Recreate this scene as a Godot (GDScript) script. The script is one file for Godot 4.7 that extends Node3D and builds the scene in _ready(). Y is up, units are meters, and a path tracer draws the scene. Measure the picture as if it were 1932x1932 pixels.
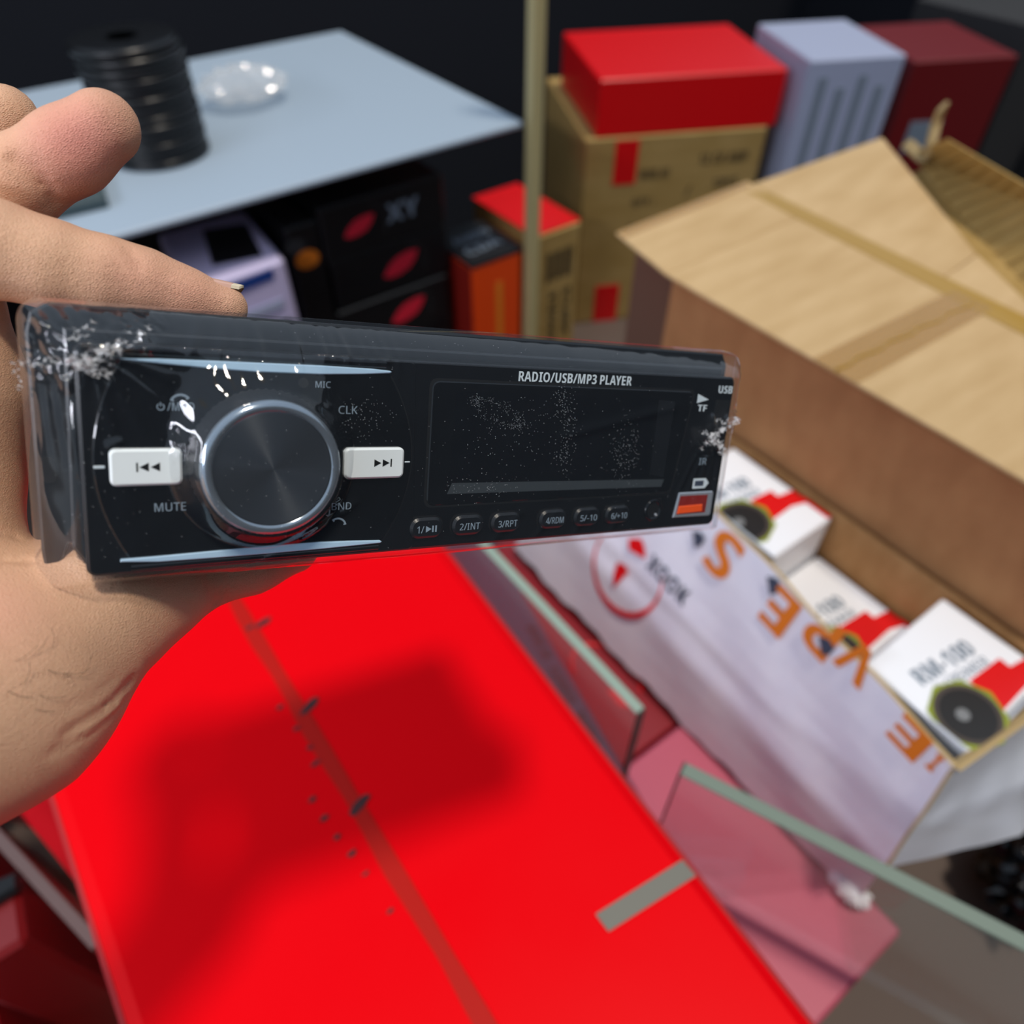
extends Node3D
# Market stall: a hand holds a shrink-wrapped car stereo over cartons. +X runs along the shelf, -Z away from the buyer.

var M := {}
var used := {}
var rng := RandomNumberGenerator.new()

# ------------------------------------------------------------------ naming
func numbered(called: String) -> String:
	if not used.has(called):
		used[called] = 0
		return called
	used[called] += 1
	return "%s_%03d" % [called, used[called]]

func thing(called: String, label: String, category: String, at := Vector3.ZERO, turn := 0.0, group := "") -> Node3D:
	var o := Node3D.new()
	o.name = numbered(called)
	add_child(o)
	o.position = at
	o.rotation.y = turn
	o.set_meta("label", label)
	o.set_meta("category", category)
	if group != "":
		o.set_meta("group", group)
	return o

func part(parent: Node3D, called: String, mesh: Mesh, m: Material, at := Vector3.ZERO, label := "") -> MeshInstance3D:
	var o := MeshInstance3D.new()
	o.name = called
	var n := 0
	while parent.has_node(NodePath(o.name)):
		n += 1
		o.name = "%s_%03d" % [called, n]
	o.mesh = mesh
	o.material_override = m
	parent.add_child(o)
	o.position = at
	if label != "":
		o.set_meta("label", label)
	return o

func struct(called: String, mesh: Mesh, m: Material, at := Vector3.ZERO) -> MeshInstance3D:
	var o := part(self, called, mesh, m, at)
	o.set_meta("kind", "structure")
	return o

# ------------------------------------------------------------------ materials
func C(hex: String) -> Color:
	return Color.html(hex)

func mat(called: String, col: Color, rough := 0.6, metal := 0.0, spec := 0.5) -> StandardMaterial3D:
	var m := StandardMaterial3D.new()
	m.resource_name = called
	m.albedo_color = col
	m.roughness = rough
	m.metallic = metal
	m.metallic_specular = spec
	M[called] = m
	return m

func noise(freq: float, kind := FastNoiseLite.TYPE_SIMPLEX_SMOOTH, sd := 1, oct := 4) -> FastNoiseLite:
	var n := FastNoiseLite.new()
	n.noise_type = kind
	n.frequency = freq
	n.seed = sd
	n.fractal_octaves = oct
	return n

func noise_tex(n: FastNoiseLite, size := 256, ramp: Gradient = null) -> NoiseTexture2D:
	var t := NoiseTexture2D.new()
	t.width = size
	t.height = size
	t.seamless = true
	t.noise = n
	t.normalize = true
	if ramp:
		t.color_ramp = ramp
	return t

func ramp(a: Color, b: Color) -> Gradient:
	var g := Gradient.new()
	g.set_color(0, a)
	g.set_color(1, b)
	return g

func triplanar(m: StandardMaterial3D, s: Vector3) -> void:
	m.uv1_triplanar = true
	m.uv1_scale = s

func board_mat(called: String, lo: Color, hi: Color, rough := 0.75, relief := 0.012) -> StandardMaterial3D:
	var m := mat(called, Color.WHITE, rough)
	var n := noise(0.012, FastNoiseLite.TYPE_SIMPLEX_SMOOTH, called.length() + 3, 5)
	m.albedo_texture = noise_tex(n, 256, ramp(lo, hi))
	triplanar(m, Vector3(2.0, 5.0, 9.0))
	m.heightmap_enabled = true
	m.heightmap_scale = relief
	m.heightmap_texture = M["_rip"]
	return m

func materials() -> void:
	# faint corrugation ridges of cardboard
	var rip := Image.create(128, 128, false, Image.FORMAT_RGB8)
	for y in 128:
		for x in 128:
			var v := 0.5 + 0.5 * sin(TAU * y * 8.0 / 128.0)
			rip.set_pixel(x, y, Color(v, v, v))
	M["_rip"] = ImageTexture.create_from_image(rip)
	board_mat("kraft", C("bf9d6c"), C("d2b283"), 0.7)
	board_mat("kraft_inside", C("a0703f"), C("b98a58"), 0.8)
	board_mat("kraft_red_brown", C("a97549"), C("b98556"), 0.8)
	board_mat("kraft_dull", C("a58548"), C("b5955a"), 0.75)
	board_mat("white_board", C("e2e2f0"), C("ececf6"), 0.55, 0.0015)
	board_mat("silver_board", C("b4b8c2"), C("ccd0d8"), 0.32, 0.004)
	mat("raw_edge", C("b39a6c"), 0.9)
	mat("kraft_shaded", C("6e4c3c"), 0.8)  # kraft darkened for the deep shade on the recessed end
	mat("white_print", C("f4f6fb"), 0.4)
	mat("red_print", C("e00a12"), 0.35)
	mat("orange_print", C("e07a1e"), 0.5)
	mat("slate_print", C("3c4658"), 0.5)
	mat("grey_print", C("7d8a98"), 0.5)
	mat("black_print", C("1c1a16"), 0.6)
	mat("kraft_print", C("4a3a22"), 0.7)
	mat("tape", C("b08a3c"), 0.22)
	var tp := mat("clear_tape", Color(0.80, 0.62, 0.30, 0.35), 0.2)
	tp.transparency = BaseMaterial3D.TRANSPARENCY_ALPHA
	mat("red_gloss", C("e2000c"), 0.42, 0.0, 0.16)
	var rt := noise(0.01, FastNoiseLite.TYPE_SIMPLEX_SMOOTH, 5, 4)
	M["red_gloss"].roughness_texture = noise_tex(rt, 256, ramp(Color(0.75, 0.75, 0.75), Color.WHITE))
	triplanar(M["red_gloss"], Vector3(3, 3, 3))
	mat("red_worn", C("a8161c"), 0.7)
	mat("red_seam_tape", C("b0160f"), 0.5, 0.0, 0.25)
	mat("stain", C("3a1216"), 0.7)
	mat("grey_tape", C("6b6a60"), 0.5)
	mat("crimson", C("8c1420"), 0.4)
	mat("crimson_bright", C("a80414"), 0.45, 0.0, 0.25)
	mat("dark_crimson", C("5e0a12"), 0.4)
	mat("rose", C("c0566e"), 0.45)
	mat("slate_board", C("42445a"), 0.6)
	mat("glass_edge", C("8fa294"), 0.4)
	mat("glass_edge_grey", C("6f7d70"), 0.45)
	mat("glass_edge_brown", C("5c4a48"), 0.45)
	var gl := mat("glass", Color(0.8, 0.9, 0.85, 0.06), 0.02)
	gl.transparency = BaseMaterial3D.TRANSPARENCY_ALPHA
	mat("shelf_paint", C("a3b4c4"), 0.5)
	mat("post_paint", C("b9ac7c"), 0.5)
	mat("back_panel", C("1c1a1c"), 0.8)
	mat("counter_board", C("5a4c44"), 0.7)
	mat("black_carton", C("121214"), 0.45)
	mat("black_plastic", C("0d0e10"), 0.3)
	mat("emblem_red", C("d8263c"), 0.4)
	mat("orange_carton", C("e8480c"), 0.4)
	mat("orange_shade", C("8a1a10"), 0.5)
	mat("lilac_carton", C("c9c0e2"), 0.4)
	mat("navy_print", C("1d3f86"), 0.4)
	mat("dark_green_carton", C("3e4e52"), 0.6)
	mat("blue_white", C("aab2cc"), 0.45)
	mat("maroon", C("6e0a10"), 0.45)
	mat("charcoal", C("2c2c2e"), 0.7)
	mat("floor_concrete", C("4c4844"), 0.9)
	mat("dark_wall", C("2a2c32"), 0.95, 0.0, 0.15)
	mat("cone_black", C("17181a"), 0.45)
	mat("cone_grey", C("7d7f80"), 0.4)
	mat("ring_brown", C("463c36"), 0.6)
	mat("frame_lime", C("8d9a1e"), 0.5)
	# car stereo
	mat("abs_black", C("0b0c0f"), 0.28)
	mat("abs_gloss", C("08090c"), 0.1)
	mat("abs_side", C("101216"), 0.35)
	mat("groove_black", C("020203"), 0.6)
	mat("screen_dark", C("05060a"), 0.06)
	mat("screen_bar", C("3c4246"), 0.3)
	mat("strip_ice", C("bfe0f8"), 0.25)
	mat("button_white", C("f4fcfd"), 0.3)
	mat("icon_black", C("15181a"), 0.5)
	mat("ink", C("93a5b3"), 0.5)
	mat("ink_bright", C("dbe8ee"), 0.5)
	mat("knob_grip", C("101114"), 0.4)
	var kd := mat("knob_disc", C("62686f"), 0.32, 0.8)
	kd.anisotropy_enabled = true
	kd.anisotropy = -0.85
	mat("knob_ring", C("a9b6c2"), 0.14, 0.75)
	mat("steel", C("c9d2dc"), 0.25, 0.6)
	mat("usb_orange", C("ff5a12"), 0.4)
	mat("steel_case", C("3a3e44"), 0.35, 0.7)
	var film := mat("film", Color(0.84, 0.92, 1.0, 0.017), 0.05)
	film.transparency = BaseMaterial3D.TRANSPARENCY_ALPHA
	film.metallic_specular = 0.6
	mat("lint", C("e8eef2"), 0.6)
	var bagm := mat("clear_bag", Color(1, 1, 1, 0.22), 0.08)
	bagm.transparency = BaseMaterial3D.TRANSPARENCY_ALPHA
	var torn := mat("torn", Color(1, 1, 1, 0.30), 0.05)  # white of the flakes stands in for sun glints on crumpled film
	torn.transparency = BaseMaterial3D.TRANSPARENCY_ALPHA
	torn.metallic_specular = 0.7
	# skin
	var sk := mat("skin", Color.WHITE, 0.46)
	sk.vertex_color_use_as_albedo = true
	sk.metallic_specular = 0.42
	sk.heightmap_enabled = true
	sk.heightmap_scale = 0.034
	var cn := noise(0.055, FastNoiseLite.TYPE_CELLULAR, 7, 2)
	cn.cellular_return_type = FastNoiseLite.RETURN_DISTANCE2_SUB
	cn.fractal_type = FastNoiseLite.FRACTAL_FBM
	sk.heightmap_texture = noise_tex(cn, 512)
	triplanar(sk, Vector3(38, 95, 70))
	sk.subsurf_scatter_enabled = true
	sk.subsurf_scatter_strength = 0.06
	var nl := mat("nail", C("e9b9a4"), 0.22)
	nl.metallic_specular = 0.6
	mat("nail_tip", C("efe0c2"), 0.3)
	mat("hair", C("4a2e20"), 0.5)

# ------------------------------------------------------------------ meshes
func st_new() -> SurfaceTool:
	var s := SurfaceTool.new()
	s.begin(Mesh.PRIMITIVE_TRIANGLES)
	s.set_smooth_group(-1)
	return s

# adds a triangle whose front faces away from "inside"
func tri(s: SurfaceTool, a: Vector3, b: Vector3, c: Vector3, inside: Vector3) -> void:
	var n := (b - a).cross(c - a)
	if n.length_squared() < 1e-24:
		return
	s.add_vertex(a)
	if n.dot((a + b + c) / 3.0 - inside) > 0.0:
		s.add_vertex(c)
		s.add_vertex(b)
	else:
		s.add_vertex(b)
		s.add_vertex(c)

func quad(s: SurfaceTool, a: Vector3, b: Vector3, c: Vector3, d: Vector3, inside: Vector3) -> void:
	tri(s, a, b, c, inside)
	tri(s, a, c, d, inside)

func done(s: SurfaceTool) -> ArrayMesh:
	s.generate_normals()
	return s.commit()

# eight corners -> bevelled box: p[x][y][z] order 000,100,010,110,001,101,011,111
func add_hexa(s: SurfaceTool, p: Array, b: float) -> void:
	var mid := Vector3.ZERO
	for q in p:
		mid += q / 8.0
	var v := {}
	for i in 8:
		for ax in 3:
			# the corner pulled in from face ax's two edges
			var q: Vector3 = p[i]
			for o in 3:
				if o != ax:
					var other: Vector3 = p[i ^ (1 << o)]
					var e: Vector3 = other - p[i]
					q += e.normalized() * minf(b, e.length() * 0.45)
			v[i * 3 + ax] = q
	for ax in 3:
		var o1 := (ax + 1) % 3
		var o2 := (ax + 2) % 3
		for sd in 2:
			var i0 := sd << ax
			quad(s, v[i0 * 3 + ax], v[(i0 | (1 << o1)) * 3 + ax], v[(i0 | (1 << o1) | (1 << o2)) * 3 + ax], v[(i0 | (1 << o2)) * 3 + ax], mid)
		for k in 4:
			var j := ((k & 1) << o1) | ((k >> 1) << o2)
			var j2 := j | (1 << ax)
			quad(s, v[j * 3 + o1], v[j2 * 3 + o1], v[j2 * 3 + o2], v[j * 3 + o2], mid)
	for i in 8:
		tri(s, v[i * 3], v[i * 3 + 1], v[i * 3 + 2], mid)

func box_mesh(size: Vector3, b := 0.003, centre := Vector3.ZERO) -> ArrayMesh:
	var s := st_new()
	add_box(s, centre, size, b)
	return done(s)

func add_box(s: SurfaceTool, c: Vector3, size: Vector3, b := 0.003) -> void:
	var p := []
	for i in 8:
		p.append(c + size * Vector3(-0.5 if i & 1 == 0 else 0.5, -0.5 if i & 2 == 0 else 0.5, -0.5 if i & 4 == 0 else 0.5))
	add_hexa(s, p, b)

# a quad sheet a,b,c,d (in order round) with thickness along n
func sheet(a: Vector3, b: Vector3, c: Vector3, d: Vector3, n: Vector3, bev := 0.0008) -> ArrayMesh:
	var s := st_new()
	add_hexa(s, [a, b, d, c, a + n, b + n, d + n, c + n], bev)
	return done(s)

# an outline (counter-clockwise seen from +z) extruded from z0 to z1, its top edge bevelled by b
func plate(pts: PackedVector2Array, z0: float, z1: float, b := 0.0) -> ArrayMesh:
	var s := st_new()
	add_plate(s, pts, z0, z1, b)
	return done(s)

func add_plate(s: SurfaceTool, pts: PackedVector2Array, z0: float, z1: float, b := 0.0) -> void:
	if Geometry2D.is_polygon_clockwise(pts):
		pts.reverse()
	var n := pts.size()
	var top := pts
	if b > 0.0:
		top = PackedVector2Array()
		for i in n:
			var e1 := (pts[i] - pts[(i + n - 1) % n]).normalized()
			var e2 := (pts[(i + 1) % n] - pts[i]).normalized()
			var nn := Vector2(-e1.y, e1.x) + Vector2(-e2.y, e2.x)
			if nn.length() < 1e-6:
				nn = Vector2(-e1.y, e1.x)
			nn = nn.normalized()
			var k := b / maxf(0.4, nn.dot(Vector2(-e1.y, e1.x)))
			top.append(pts[i] + nn * k)
	var zb := z1 - b * 0.8
	for i in n:
		var j := (i + 1) % n
		var a := Vector3(pts[i].x, pts[i].y, z0)
		var c := Vector3(pts[j].x, pts[j].y, z0)
		var a2 := Vector3(pts[i].x, pts[i].y, zb)
		var c2 := Vector3(pts[j].x, pts[j].y, zb)
		# outward normal of a counter-clockwise outline is (dy, -dx): wind clockwise seen from outside
		for v in [a, a2, c2, a, c2, c]:
			s.add_vertex(v)
		if b > 0.0:
			var a3 := Vector3(top[i].x, top[i].y, z1)
			var c3 := Vector3(top[j].x, top[j].y, z1)
			for v in [a2, a3, c3, a2, c3, c2]:
				s.add_vertex(v)
	for pass_ in 2:
		var q := top if pass_ == 0 else pts
		var z := z1 if pass_ == 0 else z0
		var idx := Geometry2D.triangulate_polygon(q)
		for t in range(0, idx.size(), 3):
			var a := q[idx[t]]
			var c := q[idx[t + 1]]
			var d := q[idx[t + 2]]
			var ccw := (c - a).cross(d - a) > 0.0
			if ccw == (pass_ == 0):
				var sw := c
				c = d
				d = sw
			for v in [a, c, d]:
				s.add_vertex(Vector3(v.x, v.y, z))

func rrect(x0: float, y0: float, x1: float, y1: float, r: float, seg := 6) -> PackedVector2Array:
	var out := PackedVector2Array()
	var cs := [Vector2(x1 - r, y0 + r), Vector2(x1 - r, y1 - r), Vector2(x0 + r, y1 - r), Vector2(x0 + r, y0 + r)]
	for k in 4:
		for i in seg + 1:
			var a := -PI / 2 + k * PI / 2 + i * PI / 2 / seg
			out.append(cs[k] + Vector2(cos(a), sin(a)) * r)
	return out

func round_poly(pts: PackedVector2Array, r: float, seg := 5) -> PackedVector2Array:
	var out := PackedVector2Array()
	var n := pts.size()
	for i in n:
		var a := pts[(i + n - 1) % n] - pts[i]
		var b := pts[(i + 1) % n] - pts[i]
		var k := minf(r, minf(a.length(), b.length()) * 0.45)
		var p0 := pts[i] + a.normalized() * k
		var p1 := pts[i] + b.normalized() * k
		for j in seg + 1:
			var t := float(j) / seg
			out.append(p0.lerp(pts[i], t).lerp(pts[i].lerp(p1, t), t))
	return out

func disc_pts(c: Vector2, r: float, seg := 40, squash := 1.0) -> PackedVector2Array:
	var out := PackedVector2Array()
	for i in seg:
		var a := TAU * i / seg
		out.append(c + Vector2(cos(a), sin(a) * squash) * r)
	return out

# profile of (radius, height) turned about the z axis
func lathe(prof: Array, seg := 64, wave := 0.0, waves := 0) -> ArrayMesh:
	var s := SurfaceTool.new()
	s.begin(Mesh.PRIMITIVE_TRIANGLES)
	s.set_smooth_group(0)
	for k in prof.size() - 1:
		for i in seg:
			var q := []
			for w in [[k, i], [k, i + 1], [k + 1, i + 1], [k + 1, i]]:
				var a: float = TAU * w[1] / seg
				var r: float = prof[w[0]].x
				if waves > 0 and prof[w[0]].x > 0.0:
					r += wave * (1.0 if (w[1] % seg) % 2 == 0 else -1.0)
				q.append([Vector3(cos(a) * r, sin(a) * r, prof[w[0]].y), Vector2(float(w[1]) / seg, prof[w[0]].x * 60.0)])
			for t in [[0, 2, 1], [0, 3, 2]]:
				for j in t:
					s.set_uv(q[j][1])
					s.add_vertex(q[j][0])
	s.generate_normals()
	return s.commit()

func tube(path: Array, r: float, seg := 8) -> ArrayMesh:
	var s := SurfaceTool.new()
	s.begin(Mesh.PRIMITIVE_TRIANGLES)
	s.set_smooth_group(0)
	add_tube(s, path, r, seg)
	return done(s)

func add_tube(s: SurfaceTool, path: Array, r: float, seg := 8) -> void:
	var up := Vector3(0.13, 0.97, 0.2)
	for k in path.size() - 1:
		var a: Vector3 = path[k]
		var b: Vector3 = path[k + 1]
		var d := (b - a).normalized()
		var x := d.cross(up).normalized()
		var y := x.cross(d)
		for i in seg:
			var o1 := (x * cos(TAU * i / seg) + y * sin(TAU * i / seg)) * r
			var o2 := (x * cos(TAU * (i + 1) / seg) + y * sin(TAU * (i + 1) / seg)) * r
			quad(s, a + o1, a + o2, b + o2, b + o1, (a + b) / 2)

# lettering as thin solid text: lower left corner at origin, fitted to w x h, lying in the xy plane facing +z
func letters(t: String, w: float, h: float, deep := 0.00008, bold := false) -> ArrayMesh:
	var f := SystemFont.new()
	f.font_names = PackedStringArray(["Droid Sans"])
	if bold:
		f.font_weight = 700
	var tm := TextMesh.new()
	tm.font = f
	tm.text = t
	tm.font_size = 48
	tm.pixel_size = 0.01
	tm.depth = 0.02
	tm.curve_step = 2.0
	var bb := tm.get_aabb()
	var arr := tm.surface_get_arrays(0)
	var vs: PackedVector3Array = arr[Mesh.ARRAY_VERTEX]
	for i in vs.size():
		var p := (vs[i] - bb.position) / bb.size
		vs[i] = Vector3(p.x * w, p.y * h, p.z * deep)
	var out := []
	out.resize(Mesh.ARRAY_MAX)
	out[Mesh.ARRAY_VERTEX] = vs
	out[Mesh.ARRAY_NORMAL] = arr[Mesh.ARRAY_NORMAL]
	out[Mesh.ARRAY_INDEX] = arr[Mesh.ARRAY_INDEX]
	var am := ArrayMesh.new()
	am.add_surface_from_arrays(Mesh.PRIMITIVE_TRIANGLES, out)
	return am

func orient(o: Node3D, right: Vector3, up: Vector3) -> Node3D:
	var x := right.normalized()
	var z := x.cross(up).normalized()
	o.basis = Basis(x, z.cross(x), z)
	return o

# ------------------------------------------------------------------ scene
func _ready() -> void:
	rng.seed = 4711
	var cam := Camera3D.new()
	cam.name = "camera"
	add_child(cam)
	cam.position = Vector3(0, 1.45, 0)
	cam.rotation = Vector3(deg_to_rad(-47.0), deg_to_rad(-36.4), 0)
	var at := CameraAttributesPhysical.new()
	at.frustum_focal_length = 24.0 / (2.0 * 966.0 / 1400.0)
	at.frustum_focus_distance = 0.196
	at.exposure_aperture = 5.3
	at.frustum_near = 0.02
	at.frustum_far = 60.0
	cam.attributes = at
	cam.current = true

	var we := WorldEnvironment.new()
	we.name = "environment"
	var env := Environment.new()
	env.background_mode = Environment.BG_SKY
	var sky := Sky.new()
	var sm := ProceduralSkyMaterial.new()
	sm.sky_top_color = C("b4c6dc")
	sm.sky_horizon_color = C("c4ccd4")
	sm.sky_curve = 0.2
	sm.ground_bottom_color = C("4a4642")
	sm.ground_horizon_color = C("8a8680")
	sm.sky_energy_multiplier = 1.0
	sky.sky_material = sm
	env.sky = sky
	env.background_energy_multiplier = 0.72
	env.tonemap_mode = Environment.TONE_MAPPER_LINEAR
	env.tonemap_exposure = 1.1
	env.sdfgi_enabled = true
	env.ssao_enabled = true
	env.ssil_enabled = true
	we.environment = env
	add_child(we)

	var sun := DirectionalLight3D.new()
	sun.name = "sun"
	add_child(sun)
	sun.look_at_from_position(Vector3(0.10, 0.97, 0.20), Vector3.ZERO, Vector3(0, 0, -1))
	sun.position = Vector3(0.5, 4.5, 1.0)
	sun.light_energy = 0.58
	sun.light_color = C("fff4e4")
	sun.light_angular_distance = 6.5
	sun.shadow_enabled = true

	var lamp := thing("fill_lamp", "long white lamp panel added out of view at the left to fill shaded sides", "lamp", Vector3(-1.25, 2.0, -0.35))  # out-of-view lamp added to fill left-facing sides, matching glints in the film
	lamp.look_at_from_position(Vector3(-1.25, 2.0, -0.35), Vector3(0.4, 0.75, -0.2))
	var glow := mat("lamp_glow", C("f4f6ff"), 0.5)
	glow.emission_enabled = true
	glow.emission = C("eef2ff")
	glow.emission_energy_multiplier = 4.0
	part(lamp, "housing", box_mesh(Vector3(1.24, 0.16, 0.04), 0.005, Vector3(0, 0, 0.025)), mat("lamp_housing", C("c8c8c8"), 0.5))
	part(lamp, "diffuser", box_mesh(Vector3(1.2, 0.12, 0.006), 0.001), glow)
	var al := AreaLight3D.new()
	al.name = "fill_light"
	lamp.add_child(al)
	al.position = Vector3(0, 0, -0.01)
	al.area_size = Vector2(1.2, 0.12)
	al.light_energy = 1.15
	al.light_color = C("eef2ff")
	al.area_range = 8.0
	al.area_attenuation = 2.0
	al.shadow_enabled = true

	materials()
	setting()
	shelving()
	red_carton()
	white_carton()
	big_carton()
	gap_and_glass()
	far_cartons()
	bags()
	car_stereo()
	hand()

func setting() -> void:
	struct("floor", box_mesh(Vector3(8, 0.1, 7), 0.0), M["floor_concrete"], Vector3(1.0, -0.05, -0.5))
	struct("wall_far", box_mesh(Vector3(8, 1.9, 0.12), 0.0), M["dark_wall"], Vector3(1.0, 0.95, -2.4))
	struct("wall_right", box_mesh(Vector3(0.12, 1.9, 6), 0.0), M["dark_wall"], Vector3(3.4, 0.95, -0.5))
	struct("added_wall_back", box_mesh(Vector3(3.2, 2.1, 0.12), 0.0), M["dark_wall"], Vector3(0.4, 1.05, 1.15))  # unseen wall added so the film and face reflect something dark
	struct("wall_left", box_mesh(Vector3(0.12, 0.9, 3.6), 0.0), M["dark_wall"], Vector3(-1.7, 0.45, -0.5))

func carton(called: String, label: String, x0: float, x1: float, y0: float, y1: float, z0: float, z1: float, m: Material, category := "carton", group := "", b := 0.003) -> Node3D:
	var o := thing(called, label, category, Vector3((x0 + x1) / 2, y0, (z0 + z1) / 2), 0.0, group)
	part(o, "body", box_mesh(Vector3(x1 - x0, y1 - y0, z1 - z0), b, Vector3(0, (y1 - y0) / 2, 0)), m)
	return o

# a thin printed patch: box of world extents under a carton root
func patch(o: Node3D, called: String, x0: float, x1: float, y0: float, y1: float, z0: float, z1: float, m: Material) -> MeshInstance3D:
	return part(o, called, box_mesh(Vector3(x1 - x0, y1 - y0, z1 - z0), 0.0003, Vector3((x0 + x1) / 2, (y0 + y1) / 2, (z0 + z1) / 2) - o.position), m)

# printed words on a plane of the world: lower left corner p
func words(o: Node3D, called: String, t: String, p: Vector3, right: Vector3, up: Vector3, w: float, h: float, m: Material, bold := true) -> MeshInstance3D:
	var q := part(o, called, letters(t, w, h, 0.0004, bold), m)
	orient(q, right, up)
	var inv := o.transform.affine_inverse()
	q.transform = inv * Transform3D(q.basis, p)
	return q

func shelving() -> void:
	var o := thing("shelf_rack", "pale blue painted shelf rack with a cream front post, dark underneath", "shelf", Vector3(0.2, 0, -1.3))
	var p0 := o.position
	part(o, "shelf_board", box_mesh(Vector3(1.35, 0.010, 0.62), 0.003, Vector3(0.085, 1.007, -1.31) - p0), M["shelf_paint"])
	var bench := thing("stock_bench", "low dark bench board carrying the cartons under and beside the shelf", "bench", Vector3(0.8, 0, -1.3))
	part(bench, "board", box_mesh(Vector3(2.72, 0.02, 0.7), 0.003, Vector3(0, 0.495, 0.02)), M["counter_board"])
	part(o, "back_panel", box_mesh(Vector3(1.36, 0.98, 0.02), 0.002, Vector3(0.085, 0.5, -1.64) - p0), M["back_panel"])
	for x in [0.774, -0.585]:
		part(o, "post", box_mesh(Vector3(0.024, 1.5, 0.02), 0.003, Vector3(x, 0.75, -0.99) - p0), M["post_paint"])
	part(o, "post", box_mesh(Vector3(0.024, 1.5, 0.02), 0.003, Vector3(-0.585, 0.75, -1.66) - p0), M["post_paint"])
	for x in [-1.2, 1.3]:
		part(bench, "leg", box_mesh(Vector3(0.04, 0.485, 0.04), 0.002, Vector3(x, 0.2425, 0.3)), M["post_paint"])
		part(bench, "leg", box_mesh(Vector3(0.04, 0.485, 0.04), 0.002, Vector3(x, 0.2425, -0.25)), M["post_paint"])
	# coil of black hose on the shelf
	var coil := thing("hose_coil", "black ribbed hose coil standing on the pale blue shelf behind the raised finger", "hose coil", Vector3(0.256, 1.012, -1.215))
	for k in 13:
		var prof := []
		for i in 13:
			var a := -PI / 2 + PI * i / 12.0
			prof.append(Vector2(0.064 + 0.0065 * cos(a), 0.006 + k * 0.0115 + 0.0062 * sin(a)))
		prof = [Vector2(0.02, k * 0.0115)] + prof + [Vector2(0.02, 0.012 + k * 0.0115)]
		var q := part(coil, "turn", lathe(prof, 48), M["black_plastic"])
		q.rotation.x = -PI / 2
		q.position = Vector3(rng.randf_range(-0.0015, 0.0015), 0, rng.randf_range(-0.0015, 0.0015))
	# dark green flat carton
	var g := thing("flat_carton", "dark grey green flat carton lying on the pale blue shelf by the knuckle", "carton", Vector3(0.085, 1.012, -1.135))
	part(g, "body", sheet(Vector3(-0.09, 0, 0.05), Vector3(0.057, 0, 0.058), Vector3(0.077, 0, -0.06), Vector3(-0.09, 0, -0.07), Vector3(0, 0.016, 0), 0.002), M["dark_green_carton"])
	part(g, "printed_mark", box_mesh(Vector3(0.016, 0.0005, 0.005), 0.0001, Vector3(0.012, 0.0162, 0.005)), M["grey_print"])
	# a lilac carton with a dark window print
	var l := thing("lilac_carton", "lilac white carton with dark square and navy strip under the shelf edge", "carton", Vector3(0.26, 0.505, -1.0))
	part(l, "body", sheet(Vector3(-0.07, 0, 0), Vector3(0.074, 0, -0.005), Vector3(0.090, 0, -0.19), Vector3(-0.05, 0, -0.19), Vector3(-0.004, 0.408, 0), 0.006), M["lilac_carton"])
	part(l, "dark_square", sheet(Vector3(-0.022, 0.408, -0.045), Vector3(0.048, 0.408, -0.03), Vector3(0.068, 0.408, -0.14), Vector3(0.006, 0.408, -0.16), Vector3(0, 0.0006, 0), 0.0001), M["black_carton"])
	part(l, "navy_strip", sheet(Vector3(-0.03, 0.382, 0.0), Vector3(0.048, 0.384, -0.004), Vector3(0.048, 0.400, -0.004), Vector3(-0.03, 0.398, 0.0), Vector3(0, 0, 0.0012), 0.0001), M["navy_print"])
	part(l, "printed_mark", sheet(Vector3(-0.01, 0.335, 0.0), Vector3(0.052, 0.336, -0.004), Vector3(0.052, 0.350, -0.004), Vector3(-0.01, 0.350, 0.0), Vector3(0, 0, 0.0016), 0.0001), M["blue_white"])
	part(l, "printed_mark", sheet(Vector3(0.03, 0.29, 0.0), Vector3(0.056, 0.29, -0.004), Vector3(0.056, 0.315, -0.004), Vector3(0.03, 0.315, 0.0), Vector3(0, 0, 0.0016), 0.0001), M["black_carton"])
	# stack of black cartons
	var names := ["lowest in the stack", "second from the bottom of the stack", "with one red slash, under the lettered one", "with a bigger red slash, second from the top", "topmost of the stack, with grey letters"]
	var emx := [0.53, 0.53, 0.543, 0.541, 0.474]
	for k in 5:
		var y0 := 0.505 + 0.088 * k
		var x0 := 0.412 + 0.006 * (k % 2)
		var s := carton("black_carton", "black glossy carton under the shelf, " + names[k], x0, 0.638 - 0.004 * (k % 3), y0, y0 + 0.0875, -1.28, -1.05 - 0.004 * (k % 2), M["black_carton"], "carton", "black cartons stacked under the shelf")
		var zf := -1.05 - 0.004 * (k % 2)
		var e: float = emx[k]
		var sc := 0.8 if k == 4 else 1.0
		var em := PackedVector2Array([Vector2(-0.034, -0.012), Vector2(-0.022, 0.004), Vector2(-0.006, 0.015), Vector2(0.018, 0.020), Vector2(0.036, 0.018), Vector2(0.03, 0.004), Vector2(0.016, -0.01), Vector2(-0.004, -0.016), Vector2(-0.022, -0.017)])
		for i in em.size():
			em[i] *= sc
		part(s, "red_emblem", plate(em, 0, 0.0008, 0.0), M["emblem_red"], Vector3(e, y0 + 0.044, zf) - s.position)
		if k >= 2:
			var arc := []
			for i in 9:
				var a := -0.5 + 2.0 * i / 8.0
				arc.append(Vector3(0.016 + 0.034 * cos(a), 0.034 * sin(a), 0.0006))
			part(s, "grey_arc", tube(arc, 0.0011, 5), M["charcoal"], Vector3(e, y0 + 0.042, zf) - s.position)
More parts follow.
